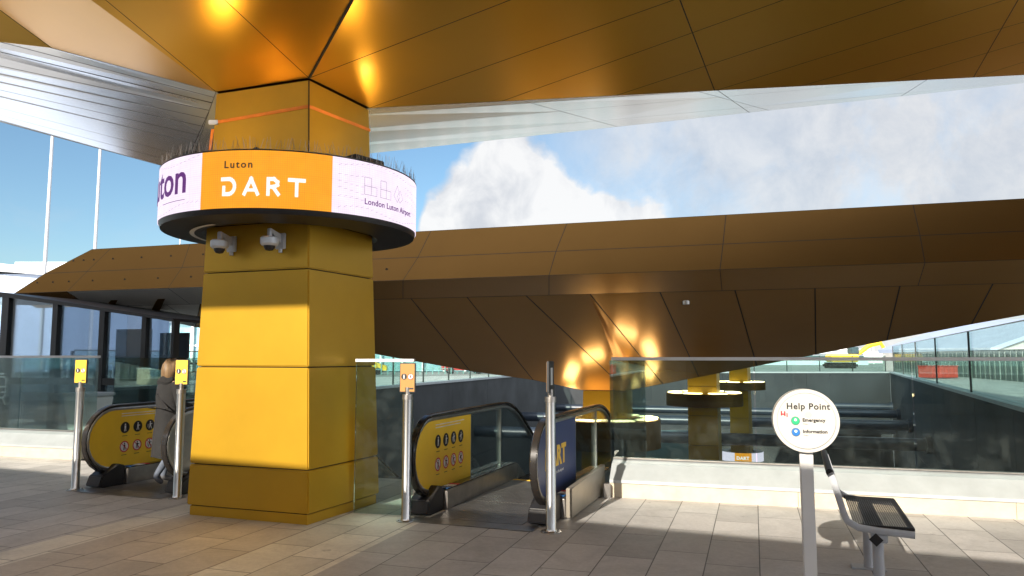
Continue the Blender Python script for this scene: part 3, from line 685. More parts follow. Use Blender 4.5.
zt2 = at(612, 424, Y2-1.3).z
small_ring(cc2, zt2-.72, zt2, 1.36, 'bronze ring light with warm uplights around the second pillar, nearest the escalators')
def col_at(pxl, pxr, Y, zt, label):
    a = at(pxl, 400, Y); b = at(pxr-3, 400, Y-.3); c_ = at(pxr, 400, Y+1)
    for p in (a, b, c_): p.z = zt
    return lower_pillar(a, b, c_, zt, DEPTH, label, .05)
cc3 = col_at(688, 720, 27, 1.6, 'third gold pillar seen through the right glass barrier')
cc4 = col_at(730, 751, 42, 2.4, 'farthest gold pillar seen through the glass barrier, left of the round help sign')
z3 = at(710, 395, 26).z; small_ring(cc3, z3-.45, z3, 1.37, 'bronze ring light around the third pillar seen through the glass')
z4 = at(740, 383, 41).z; small_ring(cc4, z4-.42, z4, 1.37, 'bronze ring light around the farthest pillar behind the glass')
# lit ring screen low on the farthest pillar
zs_ = at(741, 461, 42).z; rr_ = 1.15
so = empty('ring_screen', (cc4.x, cc4.y, zs_), 0, 'small curved orange and white screen low on the farthest pillar behind the glass', 'screen')
def sband(a0, a1, m, z0, z1, nm):
    bm = B(); prev = None
    for i in range(13):
        a = a0+(a1-a0)*i/12; v = [bm.verts.new((cc4.x+math.sin(a)*rr_, cc4.y-math.cos(a)*rr_, z)) for z in (z0, z1)]
        if prev: bm.faces.new([prev[0], v[0], v[1], prev[1]])
        prev = v
    return obj(nm, bm, m, so, world=True)
sband(-1.5, -.65, 'led_w', zs_, zs_+.5, 'screen_panel'); s2 = sband(-.65, .15, 'led_o', zs_, zs_+.5, 'screen_panel'); sband(.15, 1.5, 'led_w', zs_, zs_+.5, 'screen_panel')
bm = text_bm('DART', .24, .01, .001, 1.1, 'CENTER')
for v in bm.verts: a = -.27+v.co.x/rr_; v.co = Vector((cc4.x+math.sin(a)*(rr_+.02), cc4.y-math.cos(a)*(rr_+.02), zs_+.15+v.co.y))
obj('lettering', bm, 'led_t', s2, world=True)
bm = B(); lathe(bm, [(rr_-.01, zs_), (rr_-.01, zs_+.5), (rr_-.4, zs_+.5), (rr_-.4, zs_), (rr_-.01, zs_)], 32, c=(cc4.x, cc4.y)); obj('body', bm, 'ringbody', so, True, world=True)
# small downlight on far soffit
# ------------------------------------------------------------------ barriers
def strip(bm, a, b, n, prof, mi=0):
    """profile (offset along n, z) extruded from a to b"""
    A_ = [a+n*o+ZV*z for o, z in prof]; B_ = [b+n*o+ZV*z for o, z in prof]; prism(bm, A_, B_, mi)
K1 = R(16.8); UB = Vector((math.cos(K1), -math.sin(K1), 0)); VB = Vector((math.sin(K1), math.cos(K1), 0))
KR = atz(610, 497); 
def barrier(a, L, label, panels, kerb_label, rail_z=1.56):
    b = a+UB*L
    k = empty('kerb_wall', a, 0, kerb_label, 'kerb')
    bm = B(); n = max(1, round(L/1.9))
    for i in range(n):
        p = a+UB*(L*i/n+.002); q = a+UB*(L*(i+1)/n-.002); strip(bm, p, q, VB, [(0, 0), (0, .165), (.42, .165), (.42, 0)])
    obj('plinth', bm, 'cream', k, world=True)
    bm = B(); strip(bm, a, b, VB, [(-.02, .165), (-.02, .20), (.16, .36), (.30, .40), (.42, .40), (.42, .165)]); obj('coping', bm, 'coping', k, world=True)
    bm = B(); strip(bm, a, b, VB, [(.265, .402), (.265, .415), (.335, .415), (.335, .402)]); obj('glass_channel', bm, 'steel_d', k, world=True)
    g_ = empty('glass_barrier', a+VB*.3, 0, label, 'barrier')
    for i in range(panels):
        p = a+UB*(L*i/panels+.006)+VB*.29; q = a+UB*(L*(i+1)/panels-.006)+VB*.29; bm = B(); strip(bm, p, q, VB, [(0, .41), (0, rail_z), (.018, rail_z), (.018, .41)]); obj('glass_panel', bm, 'glass', g_, world=True)
    bm = B(); strip(bm, a-UB*.01, b, VB, [(.27, rail_z), (.27, rail_z+.038), (.33, rail_z+.038), (.33, rail_z)]); obj('top_rail', bm, 'alu', g_, world=True)
    return b
ka = KR.copy()
barrier(ka, 8.1, 'clear glass barrier with steel top rail right of the escalators', 5, 'cream kerb with grey sloping coping under the right glass barrier')
# end post of the right kerb by the escalator
bm = B(); box(bm, -.05, .03, -.03, .05, 0, .16, .006, mtx=Matrix.Translation(ka+Vector((-.03, -.05, 0)))); tag(obj('power_outlet', bm, 'steel_d'), 'small brown steel box at the escalator end of the right kerb', 'outlet box')
# return glass at the escalator side
kl = atz(78, 460)
barrier(kl-UB*6.5, 6.5, 'clear glass barrier in front of the black-framed glass building', 4, 'cream kerb with grey coping at the far left', 1.585)
def glassline(a, b, z0, z1, label, n, rail=True, post=False, gm='glass'):
    g_ = empty('glass_barrier', a, 0, label, 'barrier'); d = (b-a); L = d.length; d.normalize(); nn_ = Vector((-d.y, d.x, 0))
    for i in range(n):
        p = a+d*(L*i/n+.005); q = a+d*(L*(i+1)/n-.005); bm = B(); strip(bm, p, q, nn_, [(0, z0), (0, z1), (.018, z1), (.018, z0)]); obj('glass_panel', bm, gm, g_, world=True)
    if rail: bm = B(); strip(bm, a, b, nn_, [(-.012, z1), (-.012, z1+.03), (.03, z1+.03), (.03, z1)]); obj('top_rail', bm, 'alu', g_, world=True)
    if post:
        for i in range(n+1):
            p = a+d*(L*i/n); bm = B(); prism(bm, [p+nn_*.025-d*.03+ZV*z0, p+nn_*.025+d*.03+ZV*z0, p+nn_*.09+d*.03+ZV*z0, p+nn_*.09-d*.03+ZV*z0], [p+nn_*.025-d*.03+ZV*z1, p+nn_*.025+d*.03+ZV*z1, p+nn_*.09+d*.03+ZV*z1, p+nn_*.09-d*.03+ZV*z1]); obj('post', bm, 'frame', g_, world=True)
    return g_
p0 = atz(353, 513); p1 = atz(412, 516)
glassline(p0, p1, .0, 1.55, 'narrow glass panel between the big pillar and the escalators', 1)
glassline(ka+VB*.3-UB*.02, ka+VB*.3-UB*.02+V*2.4, .05, 1.56, 'glass panel running back from the end of the right kerb', 2, False)
glassline(kl+VB*.3+UB*.03+V*.3, kl+VB*.3+UB*.03+V*6.3, .0, 1.585, 'glass panels running back left of the far escalator', 3, False)
# far glass fence on the right retaining wall, with posts
gR = glassline(Vector((12.95, 18.2, 0)), Vector((33.7, 65.6, 0)), .3, 2.55, 'tall glass fence with thin posts on top of the long right retaining wall', 5, True, True, 'glass_far')
gL = glassline(Vector((-10.6, 18.0, 0)), Vector((3.6, 65.5, 0)), .3, 1.75, 'glass fence with posts along the left retaining wall', 14, True, True, 'glass_far')
gB = glassline(Vector((4, 66.3, 0)), Vector((33.3, 66.3, 0)), .3, 1.75, 'glass fence along the top of the far end wall', 10, True, True, 'glass_far')
# ------------------------------------------------------------------ escalators
def picto(parent, px_c, zc, r, kind, nrm, side, off):
    c_ = Vector(px_c); c_.z = zc
    bm = B(); 
    if kind < 4: disc(bm, c_, r, 18, 0, side=side, nrm=nrm, th=off)
    else: disc(bm, c_, r, 18, 1, side=side, nrm=nrm, th=off); disc(bm, c_, r, 18, 0, r*.80, side=side, nrm=nrm, th=off+.0015)
    def bar(x0, y0, x1, y1, w_, mi):
        d = Vector((x1-x0, y1-y0)).normalized(); n = Vector((-d.y, d.x))*w_/2
        ps = [(x0+n.x, y0+n.y), (x1+n.x, y1+n.y), (x1-n.x, y1-n.y), (x0-n.x, y0-n.y)]
        bm.faces.new([bm.verts.new(c_+side*x*r+ZV*y*r+nrm*(off+.003)) for x, y in ps]).material_index = mi
    m1 = 1 if kind < 4 else 2
    k = kind % 4
    bar(0, -.1, 0, .35, .34, m1); disc(bm, c_+ZV*r*.55, r*.15, 8, m1, side=side, nrm=nrm, th=off+.003)
    bar(-.08, -.1, -.18-.05*k, -.65, .14, m1); bar(.08, -.1, .16+.08*k, -.65, .14, m1)
    if k: bar(.1, .2, .45, .05+.1*k, .12, m1)
    if k == 2: bar(-.5, -.4, -.5, .2, .1, m1)
    if k == 3: bar(-.1, .2, -.45, -.1, .25, m1)
    if kind >= 4: bar(-.6, .6, .6, -.6, .12, 0)
    return obj('pictogram', bm, ['ink', 'inkw', 'ink'] if kind < 4 else ['red', 'inkw', 'ink'], parent)
def hr_path():
    pts = [(1.0, .16), (.62, .17)]
    for k in range(13):
        a = -math.pi/2-math.pi*k/12; pts.append((.50+math.cos(a)*.42, .575+math.sin(a)*.41))
    pts.append((1.2, .99)); pts.append((2.6, .99))
    for k in range(1, 9):
        a = R(31)*k/8; pts.append((2.6+math.sin(a)*1.4, .99-(1-math.cos(a))*1.4))
    y, z = pts[-1]; s = math.tan(R(31)); pts.append((y+9, z-9*s)); return pts
HP = hr_path()
def balustrade(esc, x, out, panel, plabel):
    """x: centre line; out: +1 when the seen decal side is +x"""
    X_ = Vector((1, 0, 0)); side = X_
    root = obj('handrail', (lambda b: (sweep_rect(b, [(x, y, z) for y, z in HP], .075, .036, X_), b)[1])(B()), 'rubber', esc, True)
    bm = B(); sweep_rect(bm, [(x, y+(.5-y)*.10 if y < .9 else y, z+(.6-z)*.10 if y < .9 else z-.045) for y, z in HP], .045, .035, X_); obj('handrail_track', bm, 'steel', esc, True)
    inner = [(y+(.5-y)*.12 if y < .9 else y, z+(.6-z)*.12 if y < .9 else z-.055) for y, z in HP]
    # decal panel (front) and glass (behind)
    fr = [p for p in inner[1:16] if p[0] < 1.0]
    fr = [(y, z) for y, z in fr]
    bm = B(); loop = [(x, y, max(z, .19)) for y, z in fr]+[(x, 1.55, .925), (x, 1.55, .19)]
    prism(bm, [(a-.012, b, c_) for a, b, c_ in loop], [(a+.012, b, c_) for a, b, c_ in loop]); pn = obj('decal_panel', bm, panel, esc); 
    if plabel: pn['label'] = plabel
    bm = B(); s = math.tan(R(31)); loop = [(x, 1.56, .19), (x, 1.56, .925)]+[(x, y, z) for y, z in inner if y > 2.0 and y < 3.5][:9]
    yl, zl = HP[-1]; loop += [(x, yl, zl-.06), (x, yl, zl-.86), (x, 2.7, .19)]
    prism(bm, [(a-.006, b, c_) for a, b, c_ in loop], [(a+.006, b, c_) for a, b, c_ in loop]); obj('glass', bm, 'glass_esc', esc)
    bm = B(); box(bm, x-.010, x+.010, 1.553, 1.565, .19, .925); box(bm, x-.012, x+.012, 2.55, 2.57, .15, .92); obj('glass_joint', bm, 'steel', esc)
    # deck and skirts
    bm = B(); pr = [(.62, 0), (.50, .02), (.62, .21), (2.3, .21), (11, .21-8.7*s), (11, -.5-8.7*s), (2.5, -.5), (2.2, 0)]
    pr = [(.60, .0), (.60, .20), (2.3, .20), (11, .20-8.7*s), (11, -.9-8.7*s), (2.3, -.9), (2.3, 0)]
    pr = [(.60, .004), (.60, .20), (2.8, .20), (2.8, .004)]
    prism(bm, [(x-.155, y, z) for y, z in pr], [(x+.155, y, z) for y, z in pr], bev=.008)
    pr = [(2.802, .198), (11, .20-8.2*s), (11, -1.0-8.2*s), (2.802, -.9)]; prism(bm, [(x-.155, y, z) for y, z in pr], [(x+.155, y, z) for y, z in pr]); obj('skirt', bm, 'steel_d', esc)
    bm = B(); box(bm, x-.13, x-.02, .70, 2.78, .201, .212); box(bm, x+.02, x+.13, .70, 2.78, .201, .212); obj('deck_cover', bm, 'rubber', esc)
    bm = B(); pr = [(.30, .004), (.22, .03), (.27, .15), (.40, .20), (.50, .27), (.60, .24), (.60, .004)]; prism(bm, [(x-.115, y, z) for y, z in pr], [(x+.115, y, z) for y, z in pr], bev=.012); nb = obj('newel_base', bm, 'black', esc, True)
    bm = B(); box(bm, x+.02, x+.13, .66, .74, .213, .217, mi=0); box(bm, x+.02, x+.13, .80, .90, .213, .217, mi=1); box(bm, x+.02, x+.13, .92, .98, .213, .217, mi=2); obj('safety_stickers', bm, ['blue_b', 'inkw', 'red'], esc)
    return pn
def escalator(org, wdt, label, panels, rz=-PHI, truss=True):
    e_ = empty('escalator', org, rz, label, 'escalator')
    pl = []
    for i, (pm, pic, xx) in enumerate(panels):
        pn = balustrade(e_, xx, 1, pm, None); pl.append(pn)
        if pic == 'pic':
            nx = Vector((1, 0, 0)); sd = Vector((0, 1, 0))
            for r_ in range(2):
                for c_ in range(4):
                    picto(pn, (xx+.012, .66+c_*.20, 0), .70-.24*r_, .072, c_+4*r_, nx, sd, .002)
            for r_ in range(2):
                bm = B(); y0 = .60; box(bm, xx+.0125, xx+.0145, y0+.0*r_, y0+.75-.1*r_, .845+.03*(1-r_), .853+.03*(1-r_)); obj('text_line', bm, 'inkw', pn)
            for c_ in range(4):
                bm = B()
                for r_ in range(2): box(bm, xx+.0125, xx+.0145, .62+c_*.20, .70+c_*.20, .592-.24*r_, .598-.24*r_); 
                obj('caption', bm, 'ink', pn)
        elif pic == 'dart':
            for s_, sz, yy, z_, m_, bo in (('DART', .27, .40, .50, 'inky', .012), ('Luton', .085, .42, .76, 'inkw', .001), ('Your direct link to the airport', .046, .44, .415, 'inkw', .0)):
                bm = text_bm(s_, sz, bo, .001, 1.08)
                for v in bm.verts: v.co = Vector((xx+.0135+v.co.z, yy+v.co.x, z_+v.co.y))
                obj('lettering', bm, m_, pn)
    xa, xb_ = panels[0][2], panels[1][2]
    bm = B(); box(bm, xa+.16, xb_-.16, .2, 1.15, .004, .010); box(bm, xa+.16, xb_-.16, 1.16, 2.6, .004, .010)
    for k in range(26): box(bm, xa+.18+k*(xb_-xa-.36)/26, xa+.19+k*(xb_-xa-.36)/26, .25, 2.15, .010, .0125)
    obj('landing_plate', bm, 'steel_d', e_)
    bm = B(); box(bm, xa+.16, xb_-.16, 2.6, 2.66, .004, .014); obj('comb', bm, 'inky', e_)
    s = math.tan(R(31)); bm = B()
    for k in range(20):
        y0 = 2.67+k*.40; z1 = -.002-max(0, (k-1))*.40*s; box(bm, xa+.16, xb_-.16, y0, y0+.39, z1-.30, z1, .004)
        for g_ in range(18): box(bm, xa+.17+g_*(xb_-xa-.34)/18, xa+.18+g_*(xb_-xa-.34)/18, y0+.01, y0+.38, z1, z1+.006)
    obj('steps', bm, 'black', e_)
    return e_, pl
o2 = atz(427, 514)-U*.0
o2 = Vector((-1.03, 7.42, 0))
e2_, pl2 = escalator(o2, 1.35, 'escalator beside the pillar with yellow pictogram panel and navy DART panel', [('yellow', 'pic', 0), ('navy', 'dart', 1.28)])
pl2[0]['label'] = 'yellow panel with safety pictograms'; pl2[1]['label'] = 'navy blue panel lettered Luton DART in yellow and white'
# outer truss cladding of the right balustrade (sunlit steel side)
bm = B(); pr = [(.62, .012), (.62, .30), (2.1, .34), (2.1, .012)]; prism(bm, [(1.28+.16, y, z) for y, z in pr], [(1.28+.22, y, z) for y, z in pr], bev=.006); obj('side_cladding', bm, 'cream_steel', e2_)
o1 = Vector((-5.20, 9.0, 0))
e1_, pl1 = escalator(o1, 1.35, 'escalator left of the pillar with a person stepping on beside its yellow pictogram panel', [('yellow', 'pic', 0), ('steel_d', '', 1.24)])
# centre landing plate, dark threshold mats in front
for o_, lab in ((o2, 'dark metal threshold plate in front of the nearer escalator'), (o1, 'dark metal threshold plate in front of the left escalator')):
    bm = B(); mt = Matrix.Translation(o_) @ Matrix.Rotation(-PHI, 4, 'Z'); box(bm, -.0, 1.30, -.02, .19, .004, .009, mtx=mt); tag(obj('threshold_plate', bm, 'steel_d'), lab, 'metal plate')
# ------------------------------------------------------------------ post signs
def post_sign(px, py, label, m, rz, ztop=1.57, back=False):
    p = atz(px, py); o = empty('post_sign', p, rz, label, 'sign post', 'steel post signs by the escalators')
    bm = B(); lathe(bm, [(0, 0), (.095, 0), (.095, .008), (.055, .012), (.046, .03), (.046, 1.20), (0, 1.20)], 24); post = obj('post', bm, 'steel', o, True)
    for k in range(4):
        a = k*math.pi/2+.7; bm = B(); tube(bm, [(math.cos(a)*.075, math.sin(a)*.075, .008), (math.cos(a)*.075, math.sin(a)*.075, .018)], .008, 6); obj('bolt', bm, 'steel_d', post)
    bm = B(); tube(bm, [(0, 0, 1.18), (0, 0, 1.23)], .052, 20); tube(bm, [(0, 0, 1.22), (0, 0, 1.30)], .026, 14); obj('clamp', bm, 'steel_d', o, True)
    zb = ztop-.29
    bm = B(); box(bm, -.082, .082, -.012, .012, zb, ztop, .004); sg = obj('sign_frame', bm, 'black', o)
    bm = B(); box(bm, -.074, .074, -.0145, -.0125, zb+.008, ztop-.008); fc = obj('sign_face', bm, m, sg)
    for s_, kd in ((-1, 0), (1, 5)):
        c_ = (s_*.034, -.0155, 0); picto(fc, c_, zb+.155, .030, kd, Vector((0, -1, 0)), Vector((1, 0, 0)), .001)
    bm = B(); box(bm, .02, .065, -.0165, -.0145, zb+.03, zb+.045); obj('caption', bm, 'ink', fc)
    return o
post_sign(75, 490, 'leftmost steel post carrying a yellow pictogram sign by the far escalator', 'ysign', R(-8))
post_sign(177, 498, 'steel post with yellow sign close to the left edge of the gold pillar', 'ysign', R(-8))
post_sign(406, 521, 'steel post with orange pictogram sign right of the gold pillar', 'osign', R(-12), 1.54)
o = post_sign(551, 532, 'steel post with its black sign seen edge-on before the DART panel', 'osign', R(-110), 1.56)
for c_ in o.children:
    if c_.name.startswith('sign_frame'):
        bm = B(); box(bm, -.03, .03, .0125, .0145, 1.34, 1.50); obj('back_plate', bm, 'alu', c_)
# ------------------------------------------------------------------ help point
hp = at(801.5, 420, 4.6); hx, hy = hp.x, hp.y
h = empty('help_point', (hx+.02, hy, 0), R(-14), 'white round Help Point sign on a pale grey post at the right', 'help point')
bm = B(); box(bm, -.038, .038, -.022, .022, 0, 1.06, .006); box(bm, -.09, .09, -.08, .08, 0, .012, .003); obj('post', bm, 'white', h)
bm = B(); 
def hdisc(r, y0, y1, bev=.006):
    b = B(); o_ = [(r*math.cos(2*math.pi*k/56), y0, r*math.sin(2*math.pi*k/56)) for k in range(56)]; i_ = [(x, y1, z) for x, _, z in o_]
    prism(b, o_, i_); bmesh.ops.bevel(b, geom=[e for e in b.edges if abs(e.verts[0].co.y-e.verts[1].co.y) < 1e-5], offset=bev, segments=2, affect='EDGES'); bmesh.ops.translate(b, vec=(0, 0, hp.z), verts=b.verts); return b
dsk = obj('sign_disc', hdisc(.190, -.06, .035, .012), 'sign_white', h, True)
fc = obj('face_plate', hdisc(.166, -.064, -.058, .002), 'sign_white', dsk)
bm = B(); n_ = 56
for k in range(n_):
    a0, a1 = 2*math.pi*k/n_, 2*math.pi*(k+1)/n_
    bm.faces.new([bm.verts.new((r*math.cos(a), -.0655, hp.z+r*math.sin(a))) for r, a in ((.1685, a0), (.1685, a1), (.166, a1), (.166, a0))])
obj('face_outline', bm, 'grey_ink', dsk)
def htext(s, size, x, z, m, bold=0, sp=1.05):
    b = text_bm(s, size, bold, .0008, sp)
    for v in b.verts: v.co = Vector((x+v.co.x, -.0665-v.co.z, hp.z+z+v.co.y))
    obj('lettering', b, m, dsk)
htext('Help Point', .052, -.112, .070, 'ink', .0012, 1.1)
htext('Emergency', .028, -.022, -.004, 'ink', .001); htext('Information', .028, -.022, -.072, 'ink', .001)
htext('Press', .012, -.018, -.022, 'grey_ink'); htext('Press', .012, -.018, -.090, 'grey_ink')
for z, m in ((-.0, 'green_b'), (-.068, 'blue_b')):
    bm = B(); disc(bm, (-.062, -.066, hp.z+z), .0265, 24, 1, side=Vector((1, 0, 0)), nrm=Vector((0, -1, 0)), th=.001)
    disc(bm, (-.062, -.066, hp.z+z), .023, 24, 0, side=Vector((1, 0, 0)), nrm=Vector((0, -1, 0)), th=.006); disc(bm, (-.062, -.066, hp.z+z+.006), .008, 12, 2, side=Vector((1, 0, 0)), nrm=Vector((0, -1, 0)), th=.0075)
    obj('button', bm, [m, 'grey_ink', 'inkw'], dsk)
bm = B(); box(bm, -.145, -.137, -.068, -.065, hp.z+.03, hp.z+.058); box(bm, -.145, -.118, -.068, -.065, hp.z+.035, hp.z+.042, 0); box(bm, -.126, -.118, -.068, -.065, hp.z+.028, hp.z+.056); box(bm, -.112, -.106, -.068, -.065, hp.z+.022, hp.z+.045); obj('emblem', bm, 'red', dsk)
bm = B()
for i in range(-3, 4):
    for j in range(-3, 4):
        if i*i+j*j < 11: disc(bm, (.012+i*.006, -.0655, hp.z+.036+j*.006), .0016, 6, side=Vector((1, 0, 0)), nrm=Vector((0, -1, 0)), th=.001)
obj('speaker_grille', bm, 'grey_ink', dsk)
# ------------------------------------------------------------------ bench
nb_ = at(879, 531, 4.9); 
bn = empty('bench', (nb_.x, nb_.y, 0), -R(21), 'black perforated metal bench with pale grey end frames beside the help point', 'bench')
SZ = nb_.z; LB = 1.12
# local: x across the seat (front = +x), y along the bench away from the viewer
for i, y in enumerate((0, LB)):
    bm = B(); pts = [(.205, SZ-.01), (.0, SZ-.0), (-.12, SZ+.012), (-.185, SZ+.05), (-.205, SZ+.10), (-.245, SZ+.25), (-.268, SZ+.33), (-.280, SZ+.35)]
    sweep_rect(bm, [(x, y, z) for x, z in pts], .030, .042, Vector((0, 1, 0))); obj('end_frame', bm, 'post', bn, True)
bm = B(); m_ = []
def perforated(b, p0, ux, uy, nx, ny, th, hole=.60):
    """thin plate with square holes"""
    ux, uy = Vector(ux), Vector(uy); p0 = Vector(p0); n = ux.cross(uy).normalized()*th
    for i in range(nx):
        q0 = p0+ux*(i/nx); q1 = p0+ux*((i+1-hole)/nx); b.faces.new([b.verts.new(v) for v in (q0, q1, q1+uy, q0+uy)])
    for j in range(ny):
        q0 = p0+uy*(j/ny)+n; q1 = p0+uy*((j+1-hole)/ny)+n; b.faces.new([b.verts.new(v) for v in (q0, q1, q1+ux, q0+ux)])
perforated(bm, (-.145, .02, SZ+.028), (.34, 0, 0), (0, LB-.04, 0), 24, 70, .0012, .38)
box(bm, -.15, .205, .0+.018, .035, SZ+.005, SZ+.03, .003); box(bm, -.15, .205, LB-.035, LB-.018, SZ+.005, SZ+.03, .003); box(bm, .19, .212, .03, LB-.03, SZ-.005, SZ+.03, .006)
obj('seat', bm, 'black', bn)
bm = B(); perforated(bm, (-.205, .02, SZ+.10), (0, LB-.04, 0), (-.070, 0, .24), 70, 18, .0012, .38)
tube(bm, [(-.280, .0, SZ+.355), (-.280, LB, SZ+.355)], .024, 10); tube(bm, [(-.206, .0, SZ+.09), (-.206, LB, SZ+.09)], .012, 8)
obj('backrest', bm, 'black', bn, True)
bm = B(); box(bm, -.05, .05, -.01, LB+.01, SZ-.075, SZ-.02, .006); obj('beam', bm, 'post', bn)
for y in (.12, LB-.15):
    bm = B(); tube(bm, [(0, y, 0.012), (0, y, SZ-.07)], .034, 12); box(bm, -.12, .12, y-.07, y+.07, 0, .012, .003); obj('leg', bm, 'post', bn, True)
bm = B(); box(bm, -.03, .03, -.013, -.009, -.03, .03, mtx=Matrix.Translation((-.02, -.002, SZ-.055)) @ Matrix.Rotation(R(45), 4, 'Y')); obj('end_cap', bm, 'ink', bn)
# ------------------------------------------------------------------ person stepping on the escalator
pp = Vector((-4.33, 9.45, .012)); 
per = empty('person', pp, R(-38), 'person with fair hair in a long dark grey coat stepping onto the left escalator', 'person'); per.scale = (.95,)*3
M['skin'] = mat('skin', (.55, .33, .24), .5); M['coat'] = mat('grey_coat', (.014, .014, .015), .9, 0, .15, 10, bump=.3, bs=90); M['hair'] = mat('fair_hair', (.24, .15, .07), .55, 0, .1, 30, col2=(.07, .04, .02), stretch=(1, 1, .15))
M['jeans'] = mat('faded_jeans', (.10, .12, .16), .9, 0, .15, 14); M['shoes'] = mat('grey_trainers', (.12, .12, .13), .6)
def skin_body():
    J = {'pel': (0, 0, .88, .13), 'waist': (0, -.01, 1.03, .115), 'chest': (0, -.01, 1.22, .135), 'neck': (0, .0, 1.37, .055), 'head0': (0, .02, 1.44, .06), 'head': (0, .035, 1.53, .088), 'headt': (0, .03, 1.60, .06),
         'hl': (-.09, 0, .84, .095), 'kl': (-.10, .10, .47, .06), 'al': (-.10, .0, .09, .040), 'tl': (-.11, .14, .04, .033),
         'hr': (.09, 0, .84, .095), 'kr': (.10, .03, .47, .06), 'ar': (.10, -.20, .13, .040), 'tr': (.11, -.10, .04, .033),
         'sl': (-.17, -.01, 1.32, .055), 'el': (-.23, .02, 1.06, .042), 'wl': (-.20, .17, .93, .030), 'gl': (-.18, .24, .90, .036),
         'sr': (.17, -.01, 1.32, .055), 'er': (.24, .03, 1.07, .042), 'wr': (.22, .20, 1.0, .030), 'gr': (.22, .28, 1.0, .036)}
    Ed = [('pel', 'waist'), ('waist', 'chest'), ('chest', 'neck'), ('neck', 'head0'), ('head0', 'head'), ('head', 'headt'), ('pel', 'hl'), ('hl', 'kl'), ('kl', 'al'), ('al', 'tl'), ('pel', 'hr'), ('hr', 'kr'), ('kr', 'ar'), ('ar', 'tr'), ('chest', 'sl'), ('sl', 'el'), ('el', 'wl'), ('wl', 'gl'), ('chest', 'sr'), ('sr', 'er'), ('er', 'wr'), ('wr', 'gr')]
    for s_, g_ in ((-1, 'gl'), (1, 'gr')):
        gx, gy, gz, _ = J[g_]
        for f in range(4): J[g_+str(f)] = (gx-.022+.015*f, gy+.055-.004*abs(f-1), gz+.0, .0085); J[g_+str(f)+'b'] = (gx-.022+.015*f, gy+.085, gz-.025, .0075); Ed += [(g_, g_+str(f)), (g_+str(f), g_+str(f)+'b')]
        J[g_+'t'] = (gx-s_*.04, gy+.025, gz+.01, .0095); Ed.append((g_, g_+'t'))
    ks = list(J); me = bpy.data.meshes.new('body'); me.from_pydata([J[k][:3] for k in ks], [(ks.index(a), ks.index(b)) for a, b in Ed], [])
    o_ = bpy.data.objects.new('body', me); C.objects.link(o_); sm = o_.modifiers.new('skin', 'SKIN'); sm.use_smooth_shade = True
    for i, k in enumerate(ks): me.skin_vertices[0].data[i].radius = (J[k][3],)*2; me.skin_vertices[0].data[i].use_root = (k == 'pel')
    o_.modifiers.new('sub', 'SUBSURF').levels = 2; o_.modifiers['sub'].render_levels = 2
    dg = bpy.context.evaluated_depsgraph_get(); m2 = bpy.data.meshes.new_from_object(o_.evaluated_get(dg)); bpy.data.objects.remove(o_)
    for m in ('skin', 'jeans', 'shoes'): m2.materials.append(M[m])
    for p in m2.polygons:
        z = p.center.z; p.use_smooth = True; p.material_index = 2 if z < .11 else (1 if z < .9 and abs(p.center.x) < .19 and p.center.y < .2 else 0)
    o_ = bpy.data.objects.new('body', m2); C.objects.link(o_); o_.parent = per; return o_
body = skin_body()
def loft(bm, secs, seg=20, amp=0, mi=0):
    rings = []
    for j, (cx, cy, z, rx, ry) in enumerate(secs):
        rings.append([bm.verts.new((cx+rx*math.cos(t)*(1+amp*math.sin(5*t+j*.4)), cy+ry*math.sin(t)*(1+amp*math.sin(5*t+j*.4)), z+amp*.3*math.sin(3*t))) for t in [2*math.pi*k/seg for k in range(seg)]])
    for a, b in zip(rings, rings[1:]):
        for k in range(seg): bm.faces.new([a[k], a[(k+1) % seg], b[(k+1) % seg], b[k]]).material_index = mi
    bm.faces.new(rings[0][::-1]); bm.faces.new(rings[-1])
bm = B(); loft(bm, [(0, .0, .36, .21, .19), (0, .0, .60, .205, .18), (0, 0, .82, .195, .165), (0, -.01, 1.0, .175, .145), (0, -.015, 1.15, .185, .15), (0, -.01, 1.28, .195, .14), (0, -.01, 1.345, .16, .115), (0, 0, 1.385, .085, .085)], 28, .035)
for s_ in (-1, 1):
    e_y, w_y, w_z = (.03, .18, .94) if s_ < 0 else (.03, .20, 1.0)
    tube(bm, [(s_*.15, -.01, 1.33), (s_*.20, .0, 1.24), (s_*.24, .025, 1.06), (s_*.225, .11, (1.06+w_z)/2-.01), (s_*.21, w_y-.02, w_z)], [.07, .072, .062, .056, .052], 14)
loft(bm, [(0, -.06, 1.30, .13, .08), (0, -.07, 1.35, .14, .09), (0, -.05, 1.40, .11, .075), (0, -.03, 1.42, .07, .05)], 18, .04)
obj('coat', bm, 'coat', per, True)
bm = B(); loft(bm, [(0, -.02, 1.36, .075, .05), (0, -.03, 1.42, .10, .085), (0, -.015, 1.50, .105, .105), (0, .0, 1.57, .10, .11), (0, .015, 1.62, .075, .085), (0, .02, 1.645, .03, .04)], 24, .05); obj('hair', bm, 'hair', per, True)
bm = B(); 
for s_ in (-1, 1): bmesh.ops.create_uvsphere(bm, u_segments=8, v_segments=6, radius=.011, matrix=Matrix.Translation((s_*.032, .118, 1.535)))
obj('eyes', bm, 'ink', per)
bm = B(); prism(bm, [(-.012, .115, 1.50), (.012, .115, 1.50), (0, .115, 1.535)], [(-.006, .140, 1.502), (.006, .140, 1.502), (0, .125, 1.53)]); obj('nose', bm, 'skin', per)
bm = B(); box(bm, -.02, .02, .105, .120, 1.472, 1.480, .003); obj('mouth', bm, 'red', per)
bm = B(); tube(bm, [(-.24, -.06, .98), (-.22, -.17, 1.0), (0, -.19, 1.02), (.22, -.16, 1.0)], .008, 6); tube(bm, [(-.14, .06, 1.35), (.0, -.17, 1.18), (.2, -.12, 1.0)], .010, 6); obj('bag_strap', bm, 'black', per, True)
